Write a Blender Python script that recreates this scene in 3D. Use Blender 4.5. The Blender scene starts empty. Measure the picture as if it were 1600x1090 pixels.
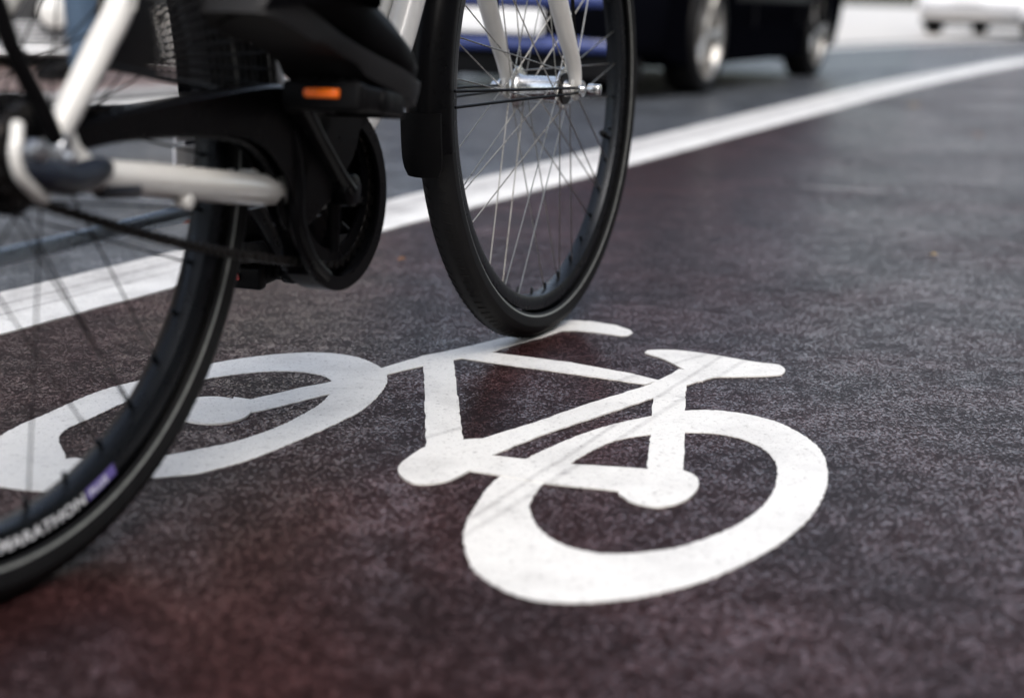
import bpy, bmesh, math, random
from mathutils import Vector, Matrix
random.seed(4)
R = math.radians
S = bpy.context.scene
COL = S.collection

# ---------------------------------------------------------------- camera, sky, sun, exposure
cd = bpy.data.cameras.new('camera'); cam = bpy.data.objects.new('camera', cd); COL.objects.link(cam)
FW = Vector((0, 0.97440874, -0.22478348)); RT = Vector((0.9996436, 0.0060008, 0.02601272)); UP = Vector((-0.0266959, 0.22470337, 0.97406146))
m = Matrix.Identity(4)
for i in range(3):
    m[i][0] = RT[i]; m[i][1] = UP[i]; m[i][2] = -FW[i]
m[2][3] = 0.474
cam.matrix_world = m
cd.sensor_width = 36; cd.lens = 2388.76 / 1600 * 36
cd.clip_start = 0.05; cd.clip_end = 2000
cd.dof.use_dof = True; cd.dof.focus_distance = 1.85; cd.dof.aperture_fstop = 2.8
S.camera = cam

SUN_EL, SUN_AZ = R(55), R(172)          # azimuth measured from +Y towards +X
w = bpy.data.worlds.new('World'); S.world = w; w.use_nodes = True
nt = w.node_tree; nt.nodes.clear()
sky = nt.nodes.new('ShaderNodeTexSky'); sky.sky_type = 'NISHITA'; sky.sun_disc = False
sky.sun_elevation = SUN_EL; sky.sun_rotation = SUN_AZ; sky.dust_density = 4; sky.air_density = 1.2; sky.ozone_density = 1
hs = nt.nodes.new('ShaderNodeHueSaturation'); hs.inputs['Saturation'].default_value = 0.68
bg = nt.nodes.new('ShaderNodeBackground'); bg.inputs['Strength'].default_value = 0.14
wo = nt.nodes.new('ShaderNodeOutputWorld')
nt.links.new(sky.outputs[0], hs.inputs['Color']); nt.links.new(hs.outputs[0], bg.inputs[0]); nt.links.new(bg.outputs[0], wo.inputs[0])
sl = bpy.data.lights.new('sun', 'SUN'); sl.energy = 0.8; sl.angle = R(45); sl.color = (1, .97, .93)
so = bpy.data.objects.new('sun', sl); COL.objects.link(so)
sd = Vector((math.sin(SUN_AZ) * math.cos(SUN_EL), math.cos(SUN_AZ) * math.cos(SUN_EL), math.sin(SUN_EL)))
so.rotation_euler = sd.to_track_quat('Z', 'Y').to_euler(); so.location = sd * 30
S.view_settings.view_transform = 'Standard'; S.view_settings.look = 'None'; S.view_settings.gamma = 1
S.view_settings.exposure = 1.06

# ---------------------------------------------------------------- helpers
def tag(o, label=None, cat=None, group=None, kind=None):
    if label: o['label'] = label
    if cat: o['category'] = cat
    if group: o['group'] = group
    if kind: o['kind'] = kind
    return o
def empty(name, loc=(0, 0, 0), rot=(0, 0, 0)):
    o = bpy.data.objects.new(name, None); COL.objects.link(o); o.location = loc; o.rotation_euler = rot; o.empty_display_size = .1
    return o
def obj(name, bm, mats, parent=None, smooth=True, loc=None, rot=None):
    me = bpy.data.meshes.new(name)
    bmesh.ops.recalc_face_normals(bm, faces=bm.faces)
    bm.to_mesh(me); bm.free()
    for mm in (mats if isinstance(mats, (list, tuple)) else [mats]): me.materials.append(mm)
    if smooth:
        me.shade_smooth()
        try: me.set_sharp_from_angle(angle=R(38))
        except Exception: pass
    o = bpy.data.objects.new(name, me); COL.objects.link(o)
    if parent: o.parent = parent
    if loc: o.location = loc
    if rot: o.rotation_euler = rot
    return o
def copy_tree(o, parent=None):
    c = o.copy(); COL.objects.link(c)
    if parent: c.parent = parent
    for ch in o.children: copy_tree(ch, c)
    return c
def BM(): return bmesh.new()
def catmull(pts, n=6, closed=False):
    P = [Vector(p) for p in pts]; out = []; N = len(P)
    rng = range(N) if closed else range(N - 1)
    for i in rng:
        if closed: a, b, c, d = P[i - 1], P[i], P[(i + 1) % N], P[(i + 2) % N]
        else: a, b, c, d = P[max(i - 1, 0)], P[i], P[i + 1], P[min(i + 2, N - 1)]
        for k in range(n):
            t = k / n
            out.append(.5 * ((2 * b) + (c - a) * t + (2 * a - 5 * b + 4 * c - d) * t * t + (3 * b - a - 3 * c + d) * t ** 3))
    if not closed: out.append(P[-1])
    return out
def tube(bm, pts, r, seg=12, mat=0, closed=False, caps=True, flat=1.0, up=None):
    """sweep a circle (or ellipse) along points; r is a number or one per point"""
    P = [Vector(p) for p in pts]; n = len(P)
    rs = r if isinstance(r, (list, tuple)) else [r] * n
    rings = []; prev = None
    for i in range(n):
        if closed: t = (P[(i + 1) % n] - P[i - 1])
        else: t = P[min(i + 1, n - 1)] - P[max(i - 1, 0)]
        t.normalize()
        if prev is None:
            a = Vector(up) if up else (Vector((0, 0, 1)) if abs(t.z) < .9 else Vector((1, 0, 0)))
            u = (a - t * a.dot(t)).normalized()
        else: u = (prev - t * prev.dot(t)).normalized()
        prev = u; v = t.cross(u)
        rings.append([bm.verts.new(P[i] + u * math.cos(2 * math.pi * k / seg) * rs[i] + v * math.sin(2 * math.pi * k / seg) * rs[i] * flat) for k in range(seg)])
    for i in range(n if closed else n - 1):
        A, B = rings[i], rings[(i + 1) % n]
        for k in range(seg):
            f = bm.faces.new((A[k], A[(k + 1) % seg], B[(k + 1) % seg], B[k])); f.material_index = mat
    if caps and not closed:
        for rg in (rings[0][::-1], rings[-1]):
            f = bm.faces.new(rg); f.material_index = mat
    return rings
def interp(vals, n):
    out = []
    for i in range(len(vals) - 1):
        for k in range(n): out.append(vals[i] + (vals[i + 1] - vals[i]) * k / n)
    out.append(vals[-1]); return out
def stube(bm, pts, r, n=6, **k):
    rr = interp(r, n) if isinstance(r, (list, tuple)) else r
    return tube(bm, catmull(pts, n), rr, **k)
def revolve(bm, prof, c=(0, 0, 0), seg=64, mats=None, a0=0, a1=2 * math.pi, closed_prof=False):
    """prof: list of (x, r); axis = local X through c. angle 0 = down (-Z), growing towards +Y"""
    full = abs(a1 - a0 - 2 * math.pi) < 1e-6; rings = []
    for i in range(seg if full else seg + 1):
        a = a0 + (a1 - a0) * i / seg
        rings.append([bm.verts.new((c[0] + x, c[1] + r * math.sin(a), c[2] - r * math.cos(a))) for x, r in prof])
    m_ = len(prof)
    for i in range(len(rings) if full else len(rings) - 1):
        A, B = rings[i], rings[(i + 1) % len(rings)]
        for k in range(m_ if closed_prof else m_ - 1):
            f = bm.faces.new((A[k], A[(k + 1) % m_], B[(k + 1) % m_], B[k]))
            if mats: f.material_index = mats[k]
    if not full and closed_prof:
        bm.faces.new(rings[0]); bm.faces.new(rings[-1][::-1])
def cyl(bm, a, b, r, seg=20, mat=0, r2=None, bevel=0):
    a, b = Vector(a), Vector(b); r2 = r if r2 is None else r2
    if bevel:
        d = (b - a).normalized() * bevel
        tube(bm, [a, a + d * .3, a + d, b - d, b - d * .3, b], [r - bevel, r - bevel * .3, r, r2, r2 - bevel * .3, r2 - bevel], seg, mat)
    else: tube(bm, [a, b], [r, r2], seg, mat)
def box(bm, c, s, mat=0, bevel=0, rot=None):
    r = bmesh.ops.create_cube(bm, size=1)
    M = Matrix.Translation(Vector(c)) @ (rot.to_4x4() if rot else Matrix.Identity(4)) @ Matrix.Diagonal((*s, 1))
    bmesh.ops.transform(bm, matrix=M, verts=r['verts'])
    fs = {f for v in r['verts'] for f in v.link_faces}
    for f in fs: f.material_index = mat
    if bevel:
        es = list({e for v in r['verts'] for e in v.link_edges})
        bmesh.ops.bevel(bm, geom=es, offset=bevel, segments=3, profile=.5, affect='EDGES')
def prism(bm, poly, h0, h1, axis='z', mat=0):
    """extrude a 2D outline; axis z: (x,y); axis x: poly is (y,z)"""
    f3 = (lambda p, h: (p[0], p[1], h)) if axis == 'z' else ((lambda p, h: (h, p[0], p[1])) if axis == 'x' else (lambda p, h: (p[0], h, p[1])))
    A = [bm.verts.new(f3(p, h0)) for p in poly]; B = [bm.verts.new(f3(p, h1)) for p in poly]
    n = len(poly); fs = []
    fs.append(bm.faces.new(A[::-1])); fs.append(bm.faces.new(B))
    for i in range(n): fs.append(bm.faces.new((A[i], A[(i + 1) % n], B[(i + 1) % n], B[i])))
    for f in fs: f.material_index = mat
    return fs
def ringprism(bm, outer, inner, h0, h1):
    """ring between two closed outlines resampled to the same count"""
    def res(p, n=96):
        p = [Vector((a[0], a[1])) for a in p]; L = [0]
        for i in range(len(p)): L.append(L[-1] + (p[(i + 1) % len(p)] - p[i]).length)
        out = []; j = 0
        for k in range(n):
            s = L[-1] * k / n
            while L[j + 1] < s: j += 1
            t = (s - L[j]) / max(L[j + 1] - L[j], 1e-9)
            out.append(p[j].lerp(p[(j + 1) % len(p)], t))
        return out
    o = res(outer, 420); i_ = res(inner, 420); jr = random.Random(11)
    for q in (o, i_):
        for k in range(len(q)): q[k] = q[k] + Vector((jr.uniform(-1, 1), jr.uniform(-1, 1))) * .0009
    c = sum(i_, Vector((0, 0))) / len(i_)
    # align the start by angle
    ang = lambda v: math.atan2((v - c).y, (v - c).x)
    a0 = ang(o[0]); best = min(range(len(i_)), key=lambda k: abs(math.remainder(ang(i_[k]) - a0, 2 * math.pi)))
    i_ = i_[best:] + i_[:best]
    area = lambda q: sum(q[k].x * q[(k + 1) % len(q)].y - q[(k + 1) % len(q)].x * q[k].y for k in range(len(q)))
    if area(o) * area(i_) < 0: i_ = [i_[0]] + i_[1:][::-1]
    n = len(o); V = [[bm.verts.new((p.x, p.y, h)) for p in q] for q, h in ((o, h1), (i_, h1), (o, h0), (i_, h0))]
    for k in range(n):
        j = (k + 1) % n
        bm.faces.new((V[0][k], V[0][j], V[1][j], V[1][k])); bm.faces.new((V[2][k], V[2][j], V[0][j], V[0][k])); bm.faces.new((V[1][k], V[1][j], V[3][j], V[3][k]))

# ---------------------------------------------------------------- materials
def mat(name, col, rough=.5, metal=0, spec=.5, coat=0, var=.0, vscale=40, bump=0, bscale=200, rvar=0):
    """principled with procedural mottling in colour, roughness and bump"""
    M = bpy.data.materials.new(name); M.use_nodes = True; nt = M.node_tree; L = nt.links
    b = nt.nodes['Principled BSDF']
    b.inputs['Base Color'].default_value = (*col, 1); b.inputs['Roughness'].default_value = rough; b.inputs['Metallic'].default_value = metal
    b.inputs['Specular IOR Level'].default_value = spec; b.inputs['Coat Weight'].default_value = coat; b.inputs['Coat Roughness'].default_value = .06
    tc = nt.nodes.new('ShaderNodeTexCoord')
    if var or rvar:
        n = nt.nodes.new('ShaderNodeTexNoise'); n.inputs['Scale'].default_value = vscale; n.inputs['Detail'].default_value = 6; n.inputs['Roughness'].default_value = .65
        L.new(tc.outputs['Object'], n.inputs['Vector'])
    if var:
        mr = nt.nodes.new('ShaderNodeMapRange'); mr.inputs['From Min'].default_value = .3; mr.inputs['From Max'].default_value = .7
        mr.inputs['To Min'].default_value = 1 - var; mr.inputs['To Max'].default_value = 1 + var * .6
        L.new(n.outputs['Fac'], mr.inputs['Value'])
        mx = nt.nodes.new('ShaderNodeVectorMath'); mx.operation = 'SCALE'; mx.inputs[0].default_value = col
        L.new(mr.outputs[0], mx.inputs['Scale']); L.new(mx.outputs[0], b.inputs['Base Color'])
    if rvar:
        m2 = nt.nodes.new('ShaderNodeMapRange'); m2.inputs['From Min'].default_value = .3; m2.inputs['From Max'].default_value = .7
        m2.inputs['To Min'].default_value = max(rough - rvar, .02); m2.inputs['To Max'].default_value = min(rough + rvar, 1)
        L.new(n.outputs['Fac'], m2.inputs['Value']); L.new(m2.outputs[0], b.inputs['Roughness'])
    if bump:
        n3 = nt.nodes.new('ShaderNodeTexNoise'); n3.inputs['Scale'].default_value = bscale; n3.inputs['Detail'].default_value = 4
        L.new(tc.outputs['Object'], n3.inputs['Vector'])
        bp = nt.nodes.new('ShaderNodeBump'); bp.inputs['Strength'].default_value = bump; bp.inputs['Distance'].default_value = 1 / bscale * .5
        L.new(n3.outputs['Fac'], bp.inputs['Height']); L.new(bp.outputs[0], b.inputs['Normal'])
    return M

def asphalt(name, dark, light, rlo, rhi, bstr=1, smear=None, tint=(1, 1, 1)):
    """wet rough asphalt: glossy stone tops, matt dark pits between them"""
    M = bpy.data.materials.new(name); M.use_nodes = True; nt = M.node_tree; L = nt.links; N = nt.nodes.new
    b = nt.nodes['Principled BSDF']
    tc = N('ShaderNodeTexCoord')
    def noise(s, d=4, r=.6, dist=0):
        n = N('ShaderNodeTexNoise'); n.inputs['Scale'].default_value = s; n.inputs['Detail'].default_value = d; n.inputs['Roughness'].default_value = r; n.inputs['Distortion'].default_value = dist
        L.new(tc.outputs['Object'], n.inputs['Vector']); return n.outputs['Fac']
    def mr(v, a, c, lo, hi, smooth=True):
        q = N('ShaderNodeMapRange'); q.inputs['From Min'].default_value = a; q.inputs['From Max'].default_value = c; q.inputs['To Min'].default_value = lo; q.inputs['To Max'].default_value = hi
        if smooth: q.interpolation_type = 'SMOOTHSTEP'
        L.new(v, q.inputs['Value']); return q.outputs[0]
    def mth(op, a, c=0):
        q = N('ShaderNodeMath'); q.operation = op
        for i, v in enumerate((a, c)):
            if isinstance(v, (int, float)): q.inputs[i].default_value = v
            else: L.new(v, q.inputs[i])
        return q.outputs[0]
    def vor(s):
        v = N('ShaderNodeTexVoronoi'); v.inputs['Scale'].default_value = s; L.new(tc.outputs['Object'], v.inputs['Vector']); return v
    v1 = vor(210); v2 = vor(400)
    g1 = noise(380, 4, .65); mid = noise(26, 4, .6); big = noise(1.1, 3, .5, .3); patch = noise(5, 4, .55)
    # height of the stone surface: 0 pit, 1 top
    sc = N('ShaderNodeSeparateColor'); L.new(v1.outputs['Color'], sc.inputs[0])
    s2 = N('ShaderNodeSeparateColor'); L.new(v2.outputs['Color'], s2.inputs[0])
    h = mth('ADD', mth('MULTIPLY', mr(v1.outputs['Distance'], 0, .62, 1, 0), .20), mth('MULTIPLY', mr(v2.outputs['Distance'], 0, .6, 1, 0), .22))
    h = mth('ADD', h, mth('ADD', mth('MULTIPLY', sc.outputs[1], .22), mth('MULTIPLY', s2.outputs[1], .42)))
    h = mth('ADD', h, mth('MULTIPLY', mth('SUBTRACT', g1, .5), .55)); h = mth('ADD', h, mth('MULTIPLY', mth('SUBTRACT', mid, .5), .55)); h = mth('ADD', h, mth('MULTIPLY', mth('SUBTRACT', patch, .5), .3))
    top = mr(h, .22, .94, 0, 1)
    cmix = N('ShaderNodeMixRGB'); cmix.inputs[1].default_value = (*dark, 1); cmix.inputs[2].default_value = (*light, 1)
    L.new(mth('MULTIPLY', top, mr(s2.outputs[0], 0, 1, .4, 1.25, False)), cmix.inputs[0])
    col = cmix.outputs[0]
    stn = N('ShaderNodeVectorMath'); stn.operation = 'SCALE'; L.new(col, stn.inputs[0]); L.new(mr(patch, .3, .7, .72, 1.15), stn.inputs['Scale']); col = stn.outputs[0]
    if smear:
        x0, y0, x1, y1, wd, amt = smear; ln = math.hypot(x1 - x0, y1 - y0); dx, dy = (x1 - x0) / ln, (y1 - y0) / ln
        sx = N('ShaderNodeSeparateXYZ'); L.new(tc.outputs['Object'], sx.inputs[0])
        def dot(ax, ay, o): return mth('SUBTRACT', mth('ADD', mth('MULTIPLY', sx.outputs[0], ax), mth('MULTIPLY', sx.outputs[1], ay)), o)
        al = mth('ABSOLUTE', dot(dx, dy, (x0 + x1) / 2 * dx + (y0 + y1) / 2 * dy)); ac = mth('ABSOLUTE', mth('ADD', dot(-dy, dx, -x0 * dy + y0 * dx), mth('MULTIPLY', mth('SUBTRACT', mid, .5), .04)))
        k = mth('MULTIPLY', mr(al, ln * .25, ln * .5, 1, 0), mr(ac, wd * .2, wd, 1, 0)); k = mth('MULTIPLY', mth('MULTIPLY', k, amt), mr(top, 0, .6, .25, 1))
        m2 = N('ShaderNodeMixRGB'); m2.inputs[2].default_value = (.5, .5, .5, 1); L.new(k, m2.inputs[0]); L.new(col, m2.inputs[1]); col = m2.outputs[0]
    L.new(col, b.inputs['Base Color'])
    wet = mr(mth('ADD', mth('MULTIPLY', big, .7), mth('MULTIPLY', patch, .3)), .40, .62, rlo, rhi)
    L.new(mth('ADD', wet, mr(top, 0, .6, .30, 0)), b.inputs['Roughness'])
    L.new(mr(top, .18, .9, .04, .68), b.inputs['Specular IOR Level'])
    bp = N('ShaderNodeBump'); bp.inputs['Distance'].default_value = .0018; bp.inputs['Strength'].default_value = bstr
    L.new(mth('MINIMUM', h, .95), bp.inputs['Height']); L.new(bp.outputs[0], b.inputs['Normal'])
    return M

def road_paint(name, streaks=(), dirt=.25, base=(.78, .78, .75)):
    M = bpy.data.materials.new(name); M.use_nodes = True; nt = M.node_tree; L = nt.links; N = nt.nodes.new
    b = nt.nodes['Principled BSDF']; b.inputs['Roughness'].default_value = .5
    tc = N('ShaderNodeTexCoord')
    def noise(s, d=5, r=.65):
        n = N('ShaderNodeTexNoise'); n.inputs['Scale'].default_value = s; n.inputs['Detail'].default_value = d; n.inputs['Roughness'].default_value = r
        L.new(tc.outputs['Object'], n.inputs['Vector']); return n.outputs['Fac']
    def mr(v, a, c, lo, hi):
        q = N('ShaderNodeMapRange'); q.inputs['From Min'].default_value = a; q.inputs['From Max'].default_value = c; q.inputs['To Min'].default_value = lo; q.inputs['To Max'].default_value = hi
        L.new(v, q.inputs['Value']); return q.outputs[0]
    def mth(op, a, c):
        q = N('ShaderNodeMath'); q.operation = op
        for i, v in enumerate((a, c)):
            if isinstance(v, (int, float)): q.inputs[i].default_value = v
            else: L.new(v, q.inputs[i])
        return q.outputs[0]
    n1 = noise(9); n2 = noise(260, 3); n3 = noise(60)
    n4 = noise(150, 4); d = mr(n1, .45, .72, 0, dirt); d = mth('ADD', d, mr(n2, .58, .70, 0, dirt * 1.3)); d = mth('ADD', d, mr(n4, .60, .68, 0, .5)); d = mth('ADD', d, mr(n3, .60, .72, 0, dirt))
    sx = N('ShaderNodeSeparateXYZ'); L.new(tc.outputs['Object'], sx.inputs[0])
    for (x0, y0, x1, y1, wd, s) in streaks:
        l = math.hypot(x1 - x0, y1 - y0); nx, ny = -(y1 - y0) / l, (x1 - x0) / l
        q = mth('ADD', mth('MULTIPLY', sx.outputs[0], nx), mth('MULTIPLY', sx.outputs[1], ny)); q = mth('SUBTRACT', q, x0 * nx + y0 * ny)
        q = mth('ADD', q, mth('MULTIPLY', mth('SUBTRACT', n1, .5), .008))
        q = mth('ABSOLUTE', q, 0); band = mr(q, wd * .3, wd, s, 0)
        d = mth('ADD', d, mth('MULTIPLY', band, mr(n3, .3, .6, .55, 1)))
    mx = N('ShaderNodeMixRGB'); mx.inputs[1].default_value = (*base, 1); mx.inputs[2].default_value = (.16, .15, .15, 1)
    cl = N('ShaderNodeClamp'); L.new(d, cl.inputs[0]); L.new(cl.outputs[0], mx.inputs[0]); L.new(mx.outputs[0], b.inputs['Base Color'])
    bp = N('ShaderNodeBump'); bp.inputs['Strength'].default_value = .5; bp.inputs['Distance'].default_value = .0012
    L.new(mth('ADD', n2, mth('MULTIPLY', n3, .8)), bp.inputs['Height']); L.new(bp.outputs[0], b.inputs['Normal'])
    return M

M_path = asphalt('red_asphalt', (.0100, .0040, .0040), (.100, .0435, .0435), .10, .24, .20, smear=(.741, 4.084, .995, 3.99, .03, .55))
M_road = asphalt('grey_asphalt', (.030, .034, .040), (.21, .225, .25), .12, .28, .25)
M_pave = mat('red_pavers', (.13, .09, .08), .55, var=.4, vscale=3, bump=.3, bscale=60)
M_plaza = mat('pale_paving', (.50, .47, .43), .45, var=.2, vscale=1.5, bump=.2, bscale=30)
M_kerb = mat('kerb_stone', (.34, .34, .34), .6, var=.3, vscale=20, bump=.3, bscale=120)
M_mark = road_paint('symbol_paint', [(-.03829, 1.33986, .21387, 1.88138, .005, .32), (-.0332, 1.31086, .21468, 1.81171, .006, .28), (-.25, 1.41, -.08, 1.62, .006, .3)], .30, (.655, .652, .63))
M_line = road_paint('line_paint', [(-1.60 * .92106, 1.60 * .38942, 3.894 - 1.60 * .92106, 9.21 + 1.60 * .38942, .085, .40), (-1.535 * .92106, 1.535 * .38942, 3.894 - 1.535 * .92106, 9.21 + 1.535 * .38942, .006, .5), (-1.57 * .92106, 1.57 * .38942, 3.77 - 1.53 * .92106, 9.21 + 1.53 * .38942, .005, .5)], .38, (.66, .657, .635))
M_rub = mat('tyre_rubber', (.0065, .0065, .007), .62, spec=.2, var=.3, vscale=60, bump=.25, bscale=500)
M_refl = mat('reflective_strip', (.22, .23, .22), .35, metal=.3, var=.2, vscale=80)
M_rim = mat('black_alloy', (.008, .010, .013), .3, metal=.6, rvar=.08)
M_spoke = mat('steel_spoke', (.42, .41, .38), .32, metal=1, rvar=.1)
M_steel = mat('polished_steel', (.75, .76, .76), .22, metal=1, var=.1, vscale=150, rvar=.08)
M_alu = mat('aluminium', (.55, .57, .60), .33, metal=1, var=.15, vscale=100)
M_white = mat('white_enamel', (.66, .655, .63), .28, coat=.5, var=.08, vscale=25)
M_whitec = mat('cool_white_enamel', (.80, .80, .82), .28, coat=.5, var=.05, vscale=25)
M_blk = mat('black_plastic', (.0035, .0035, .004), .42, spec=.09, var=.2, vscale=30, bump=.08, bscale=300, rvar=.08)
M_blkmet = mat('black_painted_steel', (.003, .003, .0036), .3, spec=.10, rvar=.06)
M_chain = mat('oily_chain', (.018, .016, .015), .45, metal=.8)
M_orange = mat('orange_reflector', (.95, .17, .006), .2, coat=.8, var=.2, vscale=300)
M_red = mat('red_reflector', (.35, .015, .012), .25, coat=.8)
M_cloth = mat('black_trouser_cloth', (.005, .005, .006), .9, spec=.0, var=.3, vscale=120, bump=.5, bscale=700)
M_shoe = mat('black_leather', (.0035, .0035, .004), .5, spec=.06, var=.2, vscale=40, bump=.2, bscale=350)
M_sole = mat('rubber_sole', (.008, .008, .009), .6, spec=.3, bump=.2, bscale=300)
M_coat = mat('dark_coat', (.02, .022, .03), .9, var=.2, vscale=60, bump=.4, bscale=500)
M_skin = mat('skin', (.50, .30, .22), .5, var=.1, vscale=30)
M_hair = mat('brown_hair', (.05, .03, .018), .6, var=.4, vscale=200, bump=.5, bscale=400)
M_net = mat('guard_cord', (.008, .008, .009), .5, spec=.3, var=.3, vscale=200)
M_letter = mat('white_print', (.75, .77, .80), .5)
M_violet = mat('violet_print', (.14, .11, .36), .5)
# ================================================================ the street (along = 0.40 rad off the view axis)
TH = .40; SA, CA = math.sin(TH), math.cos(TH)
def street(a, l, z=0.0):
    """a metres along the lane, l metres to the right of it; the street bends gently right past 8 m"""
    l2 = l + (.0045 * (a - 8) ** 2 if a > 8 else 0)
    return Vector((a * SA + l2 * CA, a * CA - l2 * SA, z))
def strip(name, l0, l1, a0, a1, z, m, step=1.0, thick=None, jag=0, wob=0):
    bm = BM(); n = max(1, int((a1 - a0) / step)); prev = None; rr = random.Random(7)
    for i in range(n + 1):
        a = a0 + (a1 - a0) * i / n
        L0 = l0(a) if callable(l0) else l0; L1 = l1(a) if callable(l1) else l1
        if jag: L0 += rr.uniform(-jag, jag); L1 += rr.uniform(-jag, jag)
        pt = [bm.verts.new(street(a, L0, z)), bm.verts.new(street(a, L1, z))]
        if thick: pt += [bm.verts.new(street(a, L1, z - thick)), bm.verts.new(street(a, L0, z - thick))]
        if prev:
            k = len(pt)
            for j in range(k if thick else 1): bm.faces.new((prev[j], prev[(j + 1) % k], pt[(j + 1) % k], pt[j]))
        elif thick: bm.faces.new(pt)
        prev = pt
    if thick: bm.faces.new(prev[::-1])
    return obj(name, bm, m, smooth=False)
bm = BM(); V = [bm.verts.new(p) for p in ((-900, -300, -.03), (900, -300, -.03), (900, 1200, -.03), (-900, 1200, -.03))]; bm.faces.new(V)
tag(obj('ground', bm, M_plaza, smooth=False), kind='structure')
tag(strip('cycle_path', -1.60, 3.4, -4, 120, 0, M_path), kind='structure')
tag(strip('road', -4.15, -1.60, -4, 120, 0, M_road), kind='structure')
tag(strip('pavement', -16, -4.22, -4, 7.6, .030, M_pave), kind='structure')
tag(strip('plaza', -40, -4.22, 7.6, 120, .030, M_plaza), kind='structure')
tag(strip('kerb', -4.23, -4.10, -4, 120, .034, M_kerb, thick=.12), kind='structure')
def near_r(a): return -1.445 + (.02 if a < 3 else 0) - (.04 if a > 5 else 0)
def near_l(a): return -1.65 - .012 * max(0, min(a - 2.5, 7))
o = strip('lane_line', near_l, lambda a: -1.45 + (.008 if a > 3 else 0), -3, 70, .0025, M_line, step=.045, thick=.006, jag=.0018)
tag(o, 'near solid white line between the dark red cycle path and the grey road', 'road line')
o = strip('lane_line', lambda a: -4.02, lambda a: -3.80, -3, 70, .0025, M_line, step=.12, thick=.006, jag=.002)
tag(o, 'far white line beyond the black car at the edge of the pavement', 'road line')

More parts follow.
